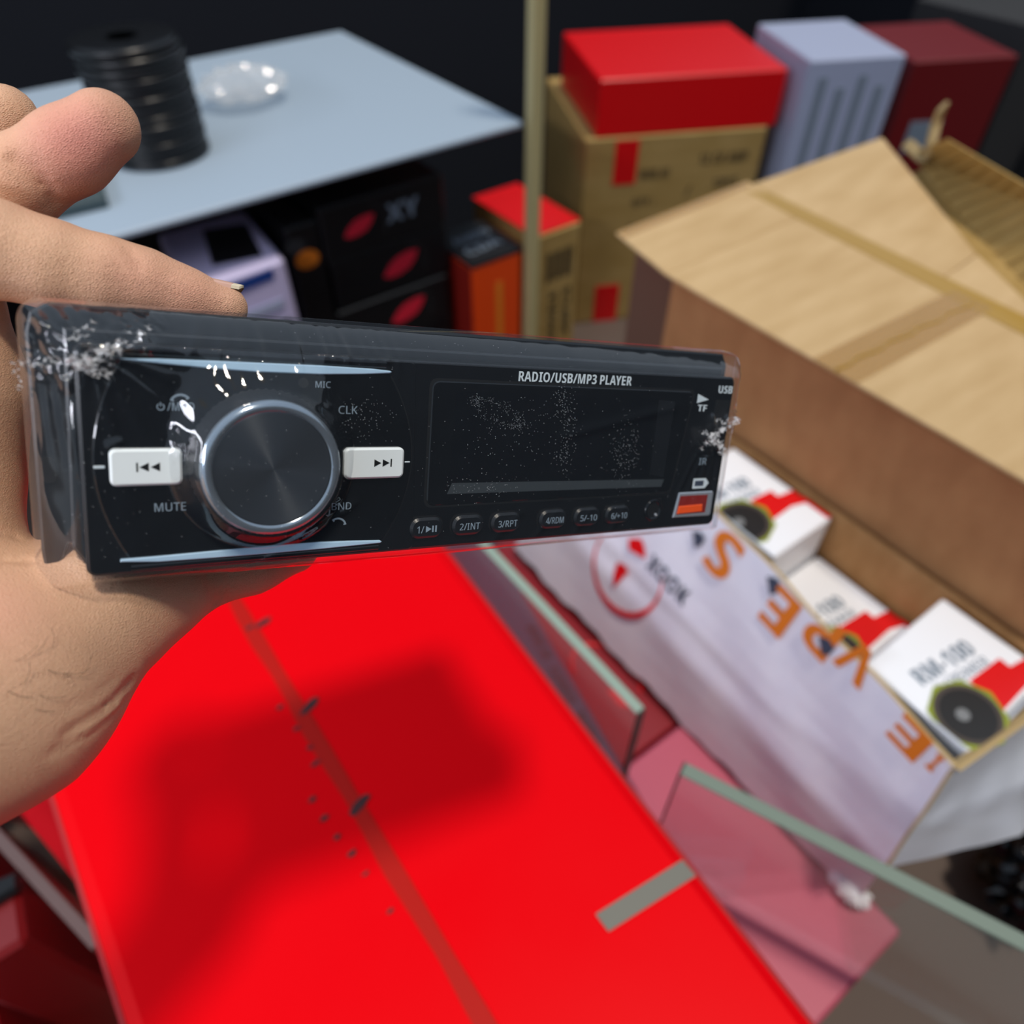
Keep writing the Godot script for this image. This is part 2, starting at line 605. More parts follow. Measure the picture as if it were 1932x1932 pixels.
		if k == 4:
			words(s, "lettering", "XY", Vector3(0.525, y0 + 0.035, zf), Vector3.RIGHT, Vector3.UP, 0.06, 0.03, M["grey_print"])
	var ob := carton("slim_black_carton", "slim black carton with an orange patch between lilac carton and black stack", 0.356, 0.409, 0.505, 0.93, -1.26, -1.052, M["black_carton"])
	part(ob, "orange_patch", plate(disc_pts(Vector2.ZERO, 0.02, 14, 0.75), 0, 0.0008), M["orange_print"], Vector3(0.381, 0.875, -1.052) - ob.position)
	part(ob, "grey_patch", plate(disc_pts(Vector2.ZERO, 0.017, 14, 0.7), 0, 0.0006), M["charcoal"], Vector3(0.366, 0.9, -1.052) - ob.position)
	# orange carton with a black lid
	var oc := carton("orange_carton", "bright orange carton with black lettered top, left of the cream post", 0.650, 0.759, 0.505, 0.793, -1.13, -1.0, M["orange_carton"])
	patch(oc, "black_top", 0.649, 0.760, 0.793, 0.800, -1.131, -0.999, M["black_carton"])
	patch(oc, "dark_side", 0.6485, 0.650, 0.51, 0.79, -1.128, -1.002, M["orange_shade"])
	patch(oc, "centre_stripe", 0.700, 0.716, 0.51, 0.75, -1.0, -0.9994, M["orange_print"])
	words(oc, "lettering", "CDA", Vector3(0.668, 0.8003, -1.03), Vector3(1, 0, -0.05), Vector3(0.02, 0, -1), 0.075, 0.026, M["grey_print"])
	words(oc, "lettering", "AUDIO", Vector3(0.668, 0.8003, -1.075), Vector3(1, 0, -0.05), Vector3(0.02, 0, -1), 0.08, 0.02, M["grey_print"])
	# small kraft carton with a red top
	var tc := carton("kraft_carton", "narrow kraft carton with red top and black barcode right of the cream post", 0.79, 0.898, 0.505, 0.808, -1.2, -1.0, M["kraft_dull"])
	patch(tc, "red_top", 0.789, 0.899, 0.808, 0.811, -1.201, -1.004, M["red_print"])
	for k in 9:
		var wx := 0.0035 if k % 3 else 0.007
		patch(tc, "bar", 0.818 + k * 0.0075, 0.818 + k * 0.0075 + wx, 0.708 + 0.003 * (k % 2), 0.768, -1.0, -0.9994, M["black_print"])
	words(tc, "lettering", "FRAGILE", Vector3(0.845, 0.555, -0.9996), Vector3.UP, Vector3.LEFT, 0.13, 0.018, M["black_print"])
	words(tc, "lettering", "20PCS", Vector3(0.88, 0.575, -0.9996), Vector3.UP, Vector3.LEFT, 0.11, 0.018, M["black_print"])

func red_carton() -> void:
	var o := thing("red_carton", "large glossy red carton under the hand with a taped centre seam", "carton", Vector3(0.034, 0.55, -0.17))
	var p0 := o.position
	part(o, "body", sheet(Vector3(-0.131, 0.55, 0.20), Vector3(0.171, 0.55, 0.20), Vector3(0.214, 0.55, -0.54), Vector3(-0.131, 0.55, -0.54), Vector3(0, 0.394, 0), 0.006), M["red_gloss"], -p0)
	# two top flaps meeting at the seam, their outer edges rounded over
	for sd in [-1, 1]:
		var prof := PackedVector2Array()
		var xi: float = 0.034 + sd * 0.0007
		var xo: float = 0.034 + sd * 0.167
		var ys := [0.9445, 0.9495, 0.950, 0.9493, 0.946, 0.940]
		var xs := [xi, xi, xi + sd * 0.004, xo - sd * 0.010, xo - sd * 0.002, xo]
		var yi := [0.9442, 0.9442, 0.9442, 0.9442, 0.9442, 0.9395]
		var s := st_new()
		for i in 5:
			var far := [0.0, 0.0]
			var near := [0.0, 0.0]
			for e in 2:
				var xx: float = xs[i + e]
				var out := (xx - 0.034) / 0.167 if sd > 0 else 0.0
				far[e] = xx + 0.014 * out
				near[e] = xx - 0.029 * out
			var a := Vector3(far[0], ys[i], -0.54)
			var b := Vector3(far[1], ys[i + 1], -0.54)
			var a2 := Vector3(near[0], ys[i], 0.20)
			var b2 := Vector3(near[1], ys[i + 1], 0.20)
			var mid := Vector3(xo - sd * 0.05, 0.8, -0.17)
			quad(s, a, b, b2, a2, mid)
			for q in [[a, b], [a2, b2]]:
				quad(s, q[0], q[1], Vector3(q[1].x, yi[i + 1], q[1].z), Vector3(q[0].x, yi[i], q[0].z), Vector3(a.x, a.y, -0.17))
		part(o, "flap", done(s), M["red_gloss"], -p0)
		var tp0 := 0.014 if sd > 0 else 0.0
		var tp1 := -0.029 if sd > 0 else 0.0
		part(o, "worn_edge", sheet(Vector3(xo + tp1 - 0.002, 0.935, 0.1995), Vector3(xo + tp0 - 0.002, 0.935, -0.5395), Vector3(xo + tp0 + 0.002, 0.935, -0.5395), Vector3(xo + tp1 + 0.002, 0.935, 0.1995), Vector3(0, 0.0095, 0), 0.001), M["red_worn"], -p0)
	var tp := st_new()
	var rows := 24
	for i in rows:
		var z0 := -0.53 + 0.72 * i / rows
		var z1 := -0.53 + 0.72 * (i + 1) / rows
		var w0 := 0.0065 + 0.0012 * sin(i * 1.7)
		var w1 := 0.0065 + 0.0012 * sin((i + 1) * 1.7)
		quad(tp, Vector3(0.033 - w0, 0.9504, z0), Vector3(0.035 + w0 * 0.3, 0.9504, z0), Vector3(0.035 + w1 * 0.3, 0.9504, z1), Vector3(0.033 - w1, 0.9504, z1), Vector3(0.034, 0.8, z0))
	part(o, "seam_tape", done(tp), M["red_seam_tape"], -p0)
	var stains := [[0.043, -0.396, 0.012, 0.005, 0.2], [0.040, -0.306, 0.014, 0.006, 0.3], [0.034, -0.219, 0.014, 0.006, 0.3], [0.031, -0.398, 0.005, 0.003, 0.0], [0.021, -0.318, 0.004, 0.003, 0.0], [0.024, -0.295, 0.004, 0.003, 0.0], [0.025, -0.276, 0.004, 0.003, 0.0], [0.023, -0.263, 0.005, 0.003, 0.0], [0.010, -0.241, 0.005, 0.003, 0.1], [0.011, -0.225, 0.005, 0.003, 0.0], [0.012, -0.209, 0.004, 0.003, 0.0], [0.015, -0.194, 0.005, 0.003, 0.2], [0.016, -0.178, 0.004, 0.002, 0.0], [0.018, -0.150, 0.004, 0.002, 0.0]]
	for q in stains:
		var pts := PackedVector2Array()
		for i in 14:
			var a := TAU * i / 14
			var k := 1.0 + rng.randf_range(-0.25, 0.25)
			pts.append(Vector2(cos(a) * q[2], sin(a) * q[3]) * 0.6 * k)
		var s := part(o, "stain", plate(pts, 0, 0.0003), M["stain"])
		s.rotation = Vector3(-PI / 2, q[4], 0)
		s.position = Vector3(q[0], 0.9504, q[1]) - p0
	part(o, "grey_tape", sheet(Vector3(0.118, 0.9503, -0.062), Vector3(0.1835, 0.9503, -0.053), Vector3(0.1835, 0.9503, -0.065), Vector3(0.118, 0.9503, -0.074), Vector3(0, 0.0006, 0), 0.0001), M["grey_tape"])
	o.get_node("grey_tape").position = -p0

func white_carton() -> void:
	var o := thing("open_carton", "open white carton with orange letters and red ring logo, full of speaker boxes", "carton", Vector3(0.455, 0.55, -0.23))
	var p0 := o.position
	var zn := 0.005
	var zf := -0.47
	# left wall: leans outwards towards a torn lower edge
	var s := st_new()
	var e := st_new()
	var nu := 48
	var nv := 10
	var g := func(i: int, j: int) -> Vector3:
		var t := float(j) / nv
		var z := lerpf(zf, zn + 0.0185 * (1.0 - t), float(i) / nu)
		var jag := (0.0018 * sin(i * 0.6) + 0.0012 * sin(i * 1.7 + 1.0)) * (1.0 - t) if j == 0 else 0.0
		return wall_at(lerpf(0.757, 0.952, t) + jag + 0.0015 * sin(i * 0.5) * t, z) - Vector3(0.0015 * sin(i * 0.45 + j) * sin(PI * t), 0, 0)
	for i in nu:
		for j in nv:
			quad(s, g.call(i, j), g.call(i + 1, j), g.call(i + 1, j + 1), g.call(i, j + 1), Vector3(0.5, 0.75, -0.2))
		for j in [0, nv]:
			var a: Vector3 = g.call(i, j)
			var b: Vector3 = g.call(i + 1, j)
			var w := Vector3(0.004, 0, 0)
			quad(e, a, b, b + w, a + w, Vector3(0.4, 0.85, -0.2))
	for i in nu:
		var a: Vector3 = g.call(i, 0)
		var b: Vector3 = g.call(i + 1, 0)
		var a2: Vector3 = g.call(i, nv)
		var b2: Vector3 = g.call(i + 1, nv)
		var w := Vector3(0.004, 0, 0)
		quad(e, a + w, b + w, b2 + w, a2 + w, Vector3(0.2, 0.9, -0.2))
	part(o, "left_wall", done(s), M["white_board"], -p0)
	part(o, "raw_edge", done(e), M["raw_edge"], -p0)
	part(o, "lower_wall", box_mesh(Vector3(0.004, 0.24, 0.478), 0.0005, Vector3(0.384, 0.67, -0.229) - p0), M["kraft_inside"])
	part(o, "near_wall", sheet(Vector3(0.387, 0.555, zn), Vector3(0.514, 0.555, zn), Vector3(0.514, 0.948, zn), Vector3(0.387, 0.946, zn), Vector3(0, 0, 0.003), 0.001), M["silver_board"], -p0)
	# the near flap hangs folded outwards, silvery tape wrinkled over it
	var ns := SurfaceTool.new()
	ns.begin(Mesh.PRIMITIVE_TRIANGLES)
	ns.set_smooth_group(0)
	var prof := [Vector2(0.9515, 0.006), Vector2(0.940, 0.0095), Vector2(0.925, 0.0145), Vector2(0.912, 0.022), Vector2(0.905, 0.032), Vector2(0.900, 0.0365), Vector2(0.889, 0.039), Vector2(0.875, 0.047), Vector2(0.860, 0.058)]
	var np := func(i: int, j: int, th: float) -> Vector3:
		var t := j / 20.0
		var q: Vector2 = prof[i]
		var x := lerpf(lerpf(0.379, 0.337, i / 8.0), 0.522, t)
		var wob := 0.0016 * sin(j * 1.3 + i * 0.8) * minf(i, 4) / 4.0
		return Vector3(x, q.x - th + wob, lerpf(0.0045 + (0.951 - q.x) * 0.16, q.y + 0.008, minf(1.0, t * 1.8)) - th * 0.4)
	for i in 8:
		for j in 20:
			quad(ns, np.call(i, j, 0.0), np.call(i + 1, j, 0.0), np.call(i + 1, j + 1, 0.0), np.call(i, j + 1, 0.0), Vector3(0.45, 0.7, -0.1))
			quad(ns, np.call(i, j, 0.004), np.call(i + 1, j, 0.004), np.call(i + 1, j + 1, 0.004), np.call(i, j + 1, 0.004), Vector3(0.45, 1.2, 0.2))
	ns.generate_normals()
	part(o, "near_flap", ns.commit(), M["silver_board"], -p0, "silver grey taped end flap folded outwards")
	var re := st_new()
	for i in 8:
		quad(re, np.call(i, 0, -0.0004), np.call(i + 1, 0, -0.0004), np.call(i + 1, 0, 0.0045), np.call(i, 0, 0.0045), Vector3(0.5, 0.9, 0.0))
	for j in 20:
		quad(re, np.call(0, j, -0.001), np.call(0, j + 1, -0.001), np.call(0, j + 1, 0.004) - Vector3(0, 0, 0.003), np.call(0, j, 0.004) - Vector3(0, 0, 0.003), Vector3(0.45, 0.9, 0.1))
		quad(re, np.call(0, j, -0.001), np.call(0, j + 1, -0.001), np.call(0, j + 1, -0.001) + Vector3(0, 0.0003, 0.003), np.call(0, j, -0.001) + Vector3(0, 0.0003, 0.003), Vector3(0.45, 0.5, 0.0))
	part(o, "raw_edge", done(re), M["raw_edge"], -p0)
	part(o, "right_wall", box_mesh(Vector3(0.005, 0.402, 0.482), 0.001, Vector3(0.5175, 0.751, -0.229) - p0), M["kraft_inside"], Vector3.ZERO, "brown inside wall")
	part(o, "far_wall", box_mesh(Vector3(0.125, 0.40, 0.005), 0.001, Vector3(0.455, 0.75, zf) - p0), M["kraft_inside"])
	part(o, "bottom", box_mesh(Vector3(0.12, 0.004, 0.475), 0.001, Vector3(0.455, 0.553, -0.229) - p0), M["kraft_inside"])
	# orange letters, printed upside down along the top edge
	for w in [["S", 0.928, -0.234, 0.032, 0.046], ["E", 0.931, -0.161, 0.027, 0.041], ["P", 0.946, -0.121, 0.028, 0.038], ["V", 0.953, -0.088, 0.030, 0.034], ["E", 0.940, -0.028, 0.026, 0.029], ["I", 0.942, -0.006, 0.006, 0.018]]:
		var q := part(o, "orange_letter", letters(w[0], w[3], w[4], 0.0004, true), M["orange_print"])
		on_wall(q, w[1], w[2], true, Vector3(-w[3] / 2, -w[4] / 2, 0.0), p0)
	for w in [[0.943, -0.114], [0.946, -0.178], [0.922, -0.265]]:
		var q := part(o, "small_mark", plate(PackedVector2Array([Vector2(-0.007, -0.004), Vector2(0.001, -0.006), Vector2(0.009, 0.0), Vector2(0.003, 0.005), Vector2(-0.003, 0.011), Vector2(-0.007, 0.004)]), 0, 0.0005), M["slate_print"])
		on_wall(q, w[0], w[1], true, Vector3.ZERO, p0)
	# red ring logo with a needle
	var ring := st_new()
	for i in 36:
		var a0 := deg_to_rad(-190.0 + 225.0 * i / 36)
		var a1 := deg_to_rad(-190.0 + 225.0 * (i + 1) / 36)
		var t0 := 0.006 * sin(PI * clampf((i + 0.5) / 36.0, 0.06, 0.94))
		var d0 := Vector3(cos(a0), sin(a0), 0)
		var d1 := Vector3(cos(a1), sin(a1), 0)
		quad(ring, d0 * 0.049, d1 * 0.049, d1 * (0.048 - t0), d0 * (0.048 - t0), Vector3(0, 0, -1))
	on_wall(part(o, "ring_logo", done(ring), M["red_print"]), 0.838, -0.319, false, Vector3.ZERO, p0)
	on_wall(part(o, "needle", plate(PackedVector2Array([Vector2(-0.010, 0.024), Vector2(0.012, 0.031), Vector2(0.004, 0.040), Vector2(-0.004, 0.044), Vector2(-0.017, 0.034)]), 0, 0.0005), M["red_print"]), 0.836, -0.319, false, Vector3.ZERO, p0)
	on_wall(part(o, "needle", plate(PackedVector2Array([Vector2(-0.015, 0.002), Vector2(-0.006, 0.007), Vector2(0.003, 0.004), Vector2(0.0, -0.006), Vector2(-0.003, -0.024), Vector2(-0.011, -0.012)]), 0, 0.0005), M["red_print"]), 0.836, -0.319, false, Vector3.ZERO, p0)
	on_wall(part(o, "lettering", letters("XOOK", 0.058, 0.018, 0.0004, true), M["slate_print"]), 0.867, -0.272, false, Vector3(-0.029, -0.009, 0), p0)
	# speaker boxes inside
	speaker_box("white speaker box at the far end of the open carton, beside the stereo", -0.315, -0.196, 0.430, 0.950, 0.465)
	speaker_box("white speaker box sunk lower, in the middle of the open carton", -0.193, -0.091, 0.412, 0.898, 0.457)
	speaker_box("white speaker box nearest the silver end wall, with grey lettering", -0.084, 0.004, 0.401, 0.949, 0.453)

# a point of the leaning left wall of the open carton, and prints laid on it
func wall_at(y: float, z: float) -> Vector3:
	var t := (y - 0.757) / 0.195
	return Vector3(lerpf(0.349, 0.381 - 0.175 * z, t), y, z)

func on_wall(q: MeshInstance3D, y: float, z: float, flipped: bool, off: Vector3, p0: Vector3) -> void:
	var dz := (wall_at(y, z + 0.01) - wall_at(y, z)).normalized()
	var dy := (wall_at(y + 0.01, z) - wall_at(y, z)).normalized()
	var sg := -1.0 if flipped else 1.0
	orient(q, dz * sg, dy * sg)
	q.position = wall_at(y, z) - p0 + q.basis * (off + Vector3(0, 0, 0.0022))

func speaker_box(label: String, z0: float, z1: float, x0: float, y1: float, xr: float) -> void:
	var y0 := 0.557
	var o := thing("speaker_box", label, "speaker box", Vector3(0.456, y0, (z0 + z1) / 2), 0.0, "speaker boxes in the open white carton")
	var p0 := o.position
	var zs := z0 + 0.076 if z1 - z0 > 0.115 else z1 - 0.022
	if z0 > -0.1:
		zs = -0.012
	part(o, "body", box_mesh(Vector3(0.5085 - x0, y1 - y0, z1 - z0), 0.0015, Vector3((0.5085 + x0) / 2 - 0.456, (y1 - y0) / 2, 0)), M["white_print"])
	var y := y1 + 0.0002
	part(o, "red_panel", sheet(Vector3(xr, y, zs - 0.016), Vector3(0.490, y, zs - 0.013), Vector3(0.490, y, zs + 0.012), Vector3(xr - 0.004, y, zs + 0.013), Vector3(0, 0.0003, 0), 0.00005), M["red_print"], -p0)
	part(o, "red_panel", sheet(Vector3(0.490, y, zs - 0.004), Vector3(0.507, y, zs - 0.001), Vector3(0.507, y, zs + 0.018), Vector3(0.490, y, zs + 0.012), Vector3(0, 0.0003, 0), 0.00005), M["red_print"], -p0)
	part(o, "red_edge", sheet(Vector3(0.504, y, zs + 0.01), Vector3(0.5085, y, zs + 0.01), Vector3(0.5085, y, z1 - 0.001), Vector3(0.504, y, z1 - 0.001), Vector3(0, 0.0004, 0), 0.00005), M["red_print"], -p0)
	# printed picture of a loudspeaker
	var pic := Vector3(xr - 0.027, y + 0.0003, zs - 0.001)
	var lay := [["speaker_frame", 0.0305, 8, "frame_lime", 0.92], ["speaker_ring", 0.0255, 36, "ring_brown", 0.94], ["speaker_cone", 0.0215, 36, "cone_black", 0.94], ["dust_cap", 0.0055, 20, "cone_grey", 0.9]]
	var h := 0.0
	for q in lay:
		var off := Vector2(-0.004, 0.002) if q[0] == "dust_cap" else Vector2.ZERO
		var cl := x0 + 0.0006 - pic.x
		var cut := Geometry2D.intersect_polygons(disc_pts(off, q[1], q[2], q[4]), PackedVector2Array([Vector2(cl, -0.1), Vector2(0.1, -0.1), Vector2(0.1, 0.1), Vector2(cl, 0.1)]))
		if cut.is_empty():
			continue
		var m := part(o, q[0], plate(cut[0], 0, 0.0003), M[q[3]])
		m.rotation.x = -PI / 2
		m.position = pic + Vector3(0, h, 0) - p0
		h += 0.0003
	var lz := zs - 0.034
	words(o, "lettering", "RM-100", Vector3((xr - 0.032), y, lz), Vector3(1, 0, 0.13), Vector3(0.13, 0, -1), 0.5 - (xr - 0.032) - 0.018, 0.014, M["grey_print"])
	words(o, "lettering", "4\" SPEAKER", Vector3((xr - 0.031), y, lz + 0.012), Vector3(1, 0, 0.13), Vector3(0.13, 0, -1), 0.5 - (xr - 0.032) - 0.02, 0.008, M["grey_print"], false)

func big_carton() -> void:
	var o := thing("kraft_box", "big kraft carton with brown tape across its sunlit top, beside the speaker boxes", "carton", Vector3(0.73, 0.55, -0.2))
	var p0 := o.position
	var k := st_new()
	add_box(k, Vector3(0.735, 0.811, -0.2235), Vector3(0.42, 0.522, 0.447), 0.004)
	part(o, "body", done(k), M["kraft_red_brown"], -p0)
	part(o, "end_wall", box_mesh(Vector3(0.36, 0.50, 0.09), 0.003, Vector3(0.745, 0.80, -0.494) - p0), M["kraft_shaded"], Vector3.ZERO, "recessed end with deep shade in its dark brown colour")  # shade of the recess put into the brown
	# near-side top flap, lit, with a slight sag
	var top := func(called: String, pts: Array, m: Material, th := 0.004) -> void:
		part(o, called, sheet(pts[0], pts[1], pts[2], pts[3], Vector3(0, th, 0), 0.001), m, -p0)
	top.call("flap", [Vector3(0.519, 1.0725, -0.447), Vector3(0.728, 1.074, -0.447), Vector3(0.716, 1.074, 0.0), Vector3(0.522, 1.0725, 0.0)], M["kraft"])
	top.call("flap", [Vector3(0.537, 1.0725, -0.542), Vector3(0.742, 1.075, -0.542), Vector3(0.728, 1.074, -0.4475), Vector3(0.519, 1.0725, -0.4475)], M["kraft"])
	top.call("tape", [Vector3(0.720, 1.0782, -0.535), Vector3(0.742, 1.0782, -0.540), Vector3(0.716, 1.0782, 0.0), Vector3(0.682, 1.0782, 0.0)], M["tape"], 0.0004)
	top.call("tape", [Vector3(0.519, 1.0768, -0.272), Vector3(0.715, 1.0783, -0.262), Vector3(0.715, 1.0783, -0.222), Vector3(0.520, 1.0768, -0.228)], M["clear_tape"], 0.0004)
	top.call("tape", [Vector3(0.519, 1.0764, -0.252), Vector3(0.640, 1.0772, -0.250), Vector3(0.640, 1.0772, -0.244), Vector3(0.519, 1.0764, -0.246)], M["tape"], 0.0004)
	top.call("tape", [Vector3(0.538, 1.0768, -0.541), Vector3(0.735, 1.0794, -0.541), Vector3(0.735, 1.0794, -0.530), Vector3(0.536, 1.0768, -0.526)], M["clear_tape"], 0.0004)
	# crinkles in the cross tape
	var cr := st_new()
	var path := []
	for i in 15:
		var t := i / 14.0
		path.append(Vector3(lerpf(0.522, 0.712, t), 1.0776 + 0.0012 * t, lerpf(-0.250, -0.238, t) + 0.002 * sin(i * 2.1)))
	add_tube(cr, path, 0.0012, 5)
	part(o, "tape_crease", done(cr), M["tape"], -p0)
	# second flap beyond the tape, then a dog-eared one standing up
	top.call("flap", [Vector3(0.745, 1.070, -0.540), Vector3(0.955, 1.086, -0.512), Vector3(0.79, 1.078, -0.285), Vector3(0.735, 1.070, -0.285)], M["kraft"])
	top.call("flap", [Vector3(0.735, 1.070, -0.284), Vector3(0.79, 1.078, -0.284), Vector3(0.74, 1.074, -0.19), Vector3(0.722, 1.070, -0.19)], M["kraft"])
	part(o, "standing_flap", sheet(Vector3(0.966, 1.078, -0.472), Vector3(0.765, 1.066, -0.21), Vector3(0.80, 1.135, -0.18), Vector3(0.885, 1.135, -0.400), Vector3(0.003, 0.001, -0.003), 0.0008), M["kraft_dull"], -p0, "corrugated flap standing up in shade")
	for i in 13:
		var t := 0.06 + i / 13.5
		var a := Vector3(0.966, 1.080, -0.472).lerp(Vector3(0.765, 1.068, -0.21), t)
		var b := Vector3(0.885, 1.134, -0.400).lerp(Vector3(0.80, 1.134, -0.18), t)
		part(o, "corrugation_ridge", tube([a, b], 0.0011, 5), M["kraft_dull"], -p0)
	part(o, "inner_flap", box_mesh(Vector3(0.2, 0.002, 0.40), 0.0005, Vector3(0.846, 1.0735, -0.245) - p0), M["kraft_dull"])
	# torn corner
	var tn := st_new()
	var tp := [Vector3(0.962, 1.084, -0.488), Vector3(0.952, 1.081, -0.465), Vector3(0.940, 1.083, -0.450), Vector3(0.930, 1.092, -0.440), Vector3(0.926, 1.108, -0.442), Vector3(0.935, 1.125, -0.450), Vector3(0.928, 1.145, -0.446)]
	for i in tp.size() - 1:
		var w := Vector3(0.006, 0.010, 0.004)
		var d := Vector3(-0.006, 0.002, 0.008)
		var a: Vector3 = tp[i]
		var b: Vector3 = tp[i + 1]
		add_hexa(tn, [a, b, a + w, b + w, a + d, b + d, a + w + d, b + w + d], 0.001)
	part(o, "torn_edge", done(tn), M["raw_edge"], -p0)

func gap_and_glass() -> void:
	var c := thing("display_counter", "dark board counter top under the cartons, mostly hidden", "counter", Vector3(0.4, 0, -0.2))
	part(c, "top", box_mesh(Vector3(1.8, 0.03, 1.22), 0.003, Vector3(-0.25, 0.535, 0.18)), M["counter_board"])
	part(c, "base", box_mesh(Vector3(1.7, 0.52, 1.12), 0.003, Vector3(-0.25, 0.26, 0.18)), M["charcoal"])
	# stand-in cartons added in the gap; red and pink copy glass reflections
	var s := thing("slate_stand_in", "added slate carton with smudged black print, for a dark strip by the red carton", "carton", Vector3(0.262, 0.55, -0.27))  # stand-in carton for the dark lettered strip beside the red carton
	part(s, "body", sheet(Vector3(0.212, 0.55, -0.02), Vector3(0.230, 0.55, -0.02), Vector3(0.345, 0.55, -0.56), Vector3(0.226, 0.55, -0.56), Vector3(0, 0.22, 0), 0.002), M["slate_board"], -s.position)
	for k in 6:
		var z := -0.36 + 0.055 * k
		words(s, "lettering", ["MADE IN", "STEREO", "AMP", "12V", "MODEL", "SPEAKER"][k], Vector3(0.2195 - 0.213 * z, 0.7702, z), Vector3(-0.213, 0, 1), Vector3(-1, 0, -0.213), 0.045, 0.011, M["black_print"])
	var d := thing("crimson_stand_in", "added carton behind the glass divider, crimson for the red reflected in the glass", "carton", Vector3(0.345, 0.55, -0.34))  # stand-in carton, coloured like the red reflection in the divider
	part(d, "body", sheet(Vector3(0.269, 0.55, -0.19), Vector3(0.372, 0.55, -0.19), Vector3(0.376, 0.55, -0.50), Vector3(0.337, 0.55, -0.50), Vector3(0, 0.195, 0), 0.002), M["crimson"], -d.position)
	var rg := []
	for i in 13:
		var a := 0.6 + 3.6 * i / 12.0
		rg.append(Vector3(0.328 + 0.03 * sin(a), 0.7454, -0.275 + 0.045 * cos(a)))
	part(d, "ring_print", tube(rg, 0.002, 5), M["red_print"], -d.position)  # ring mark of the reflection, drawn on the stand-in
	part(d, "red_print", sheet(Vector3(0.318, 0.745, -0.262), Vector3(0.336, 0.745, -0.245), Vector3(0.330, 0.745, -0.222), Vector3(0.316, 0.745, -0.24), Vector3(0, 0.0006, 0), 0.0001), M["red_print"], -d.position)
	var r := thing("rose_stand_in", "added carton between the panes, rose for red bounce light and reflection", "carton", Vector3(0.33, 0.55, -0.07))  # stand-in carton, its pink copies red bounce and glass reflection
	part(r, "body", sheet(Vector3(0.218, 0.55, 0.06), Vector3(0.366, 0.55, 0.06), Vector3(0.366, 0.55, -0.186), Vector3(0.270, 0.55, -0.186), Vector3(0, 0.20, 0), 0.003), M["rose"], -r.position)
	# upright glass
	glass("clear glass divider pane with a pale green top edge beside the white carton", Vector3(0.2345, 0.95, -0.158), Vector3(0.2345, 0.95, -0.58), 0.008, 0.78)
	glass("clear glass pane leaning before the white carton, its thick grey green edge nearest", Vector3(0.228, 0.95, -0.108), Vector3(0.335, 0.95, 0.136), 0.010, 0.78, "glass_edge_grey")
	glass("clear glass pane left of the red carton with a brownish edge", Vector3(-0.225, 0.90, -0.50), Vector3(-0.1455, 0.90, -0.262), 0.008, 0.56, "glass_edge_brown")
	var b := thing("black_bracket", "black plastic corner bracket at the lower left beside the red carton", "bracket", Vector3(-0.2, 0.55, -0.315))
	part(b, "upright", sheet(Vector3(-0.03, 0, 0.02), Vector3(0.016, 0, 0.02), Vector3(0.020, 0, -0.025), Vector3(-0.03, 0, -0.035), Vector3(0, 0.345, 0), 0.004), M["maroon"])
	part(b, "cap", sheet(Vector3(-0.034, 0.344, -0.012), Vector3(0.023, 0.344, -0.012), Vector3(0.025, 0.344, -0.026), Vector3(-0.034, 0.344, -0.038), Vector3(0, 0.010, 0), 0.003), M["black_plastic"])
	var wr := thing("red_carton", "narrow red carton wedged low between the big red carton and the brownish glass", "carton", Vector3(-0.16, 0.55, -0.42))
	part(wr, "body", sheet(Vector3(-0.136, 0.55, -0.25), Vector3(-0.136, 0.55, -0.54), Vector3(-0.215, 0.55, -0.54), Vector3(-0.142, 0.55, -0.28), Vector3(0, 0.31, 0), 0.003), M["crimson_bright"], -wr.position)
	part(wr, "pink_stripe", sheet(Vector3(-0.150, 0.8602, -0.36), Vector3(-0.146, 0.8602, -0.30), Vector3(-0.149, 0.8602, -0.30), Vector3(-0.156, 0.8602, -0.36), Vector3(0, 0.0004, 0), 0.0001), M["rose"], -wr.position)
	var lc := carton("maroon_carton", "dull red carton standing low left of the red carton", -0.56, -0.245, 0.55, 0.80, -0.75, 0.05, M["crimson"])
	patch(lc, "printed_mark", -0.33, -0.27, 0.80, 0.8006, -0.40, -0.34, M["rose"])

func glass(label: String, a: Vector3, b: Vector3, t: float, low: float, edge := "glass_edge") -> void:
	var o := thing("glass_pane", label, "glass pane", Vector3((a.x + b.x) / 2, low, (a.z + b.z) / 2))
	var d := (b - a).normalized()
	var n := d.cross(Vector3.UP).normalized() * t
	var dn := Vector3(0, low - a.y + 0.0, 0)
	var e := Vector3(0, -0.0025, 0)
	part(o, "pane", sheet(a - n / 2 + e, b - n / 2 + e, b - n / 2 + dn, a - n / 2 + dn, n, 0.0004), M["glass"], -o.position)
	part(o, "top_edge", sheet(a - n / 2 + e, b - n / 2 + e, b - n / 2, a - n / 2, n, 0.0006), M[edge], -o.position)
	part(o, "end_edge", sheet(a - n / 2 - d * 0.0015, a - n / 2, a - n / 2 + dn, a - n / 2 - d * 0.0015 + dn, n, 0.0003), M["ring_brown"], -o.position)

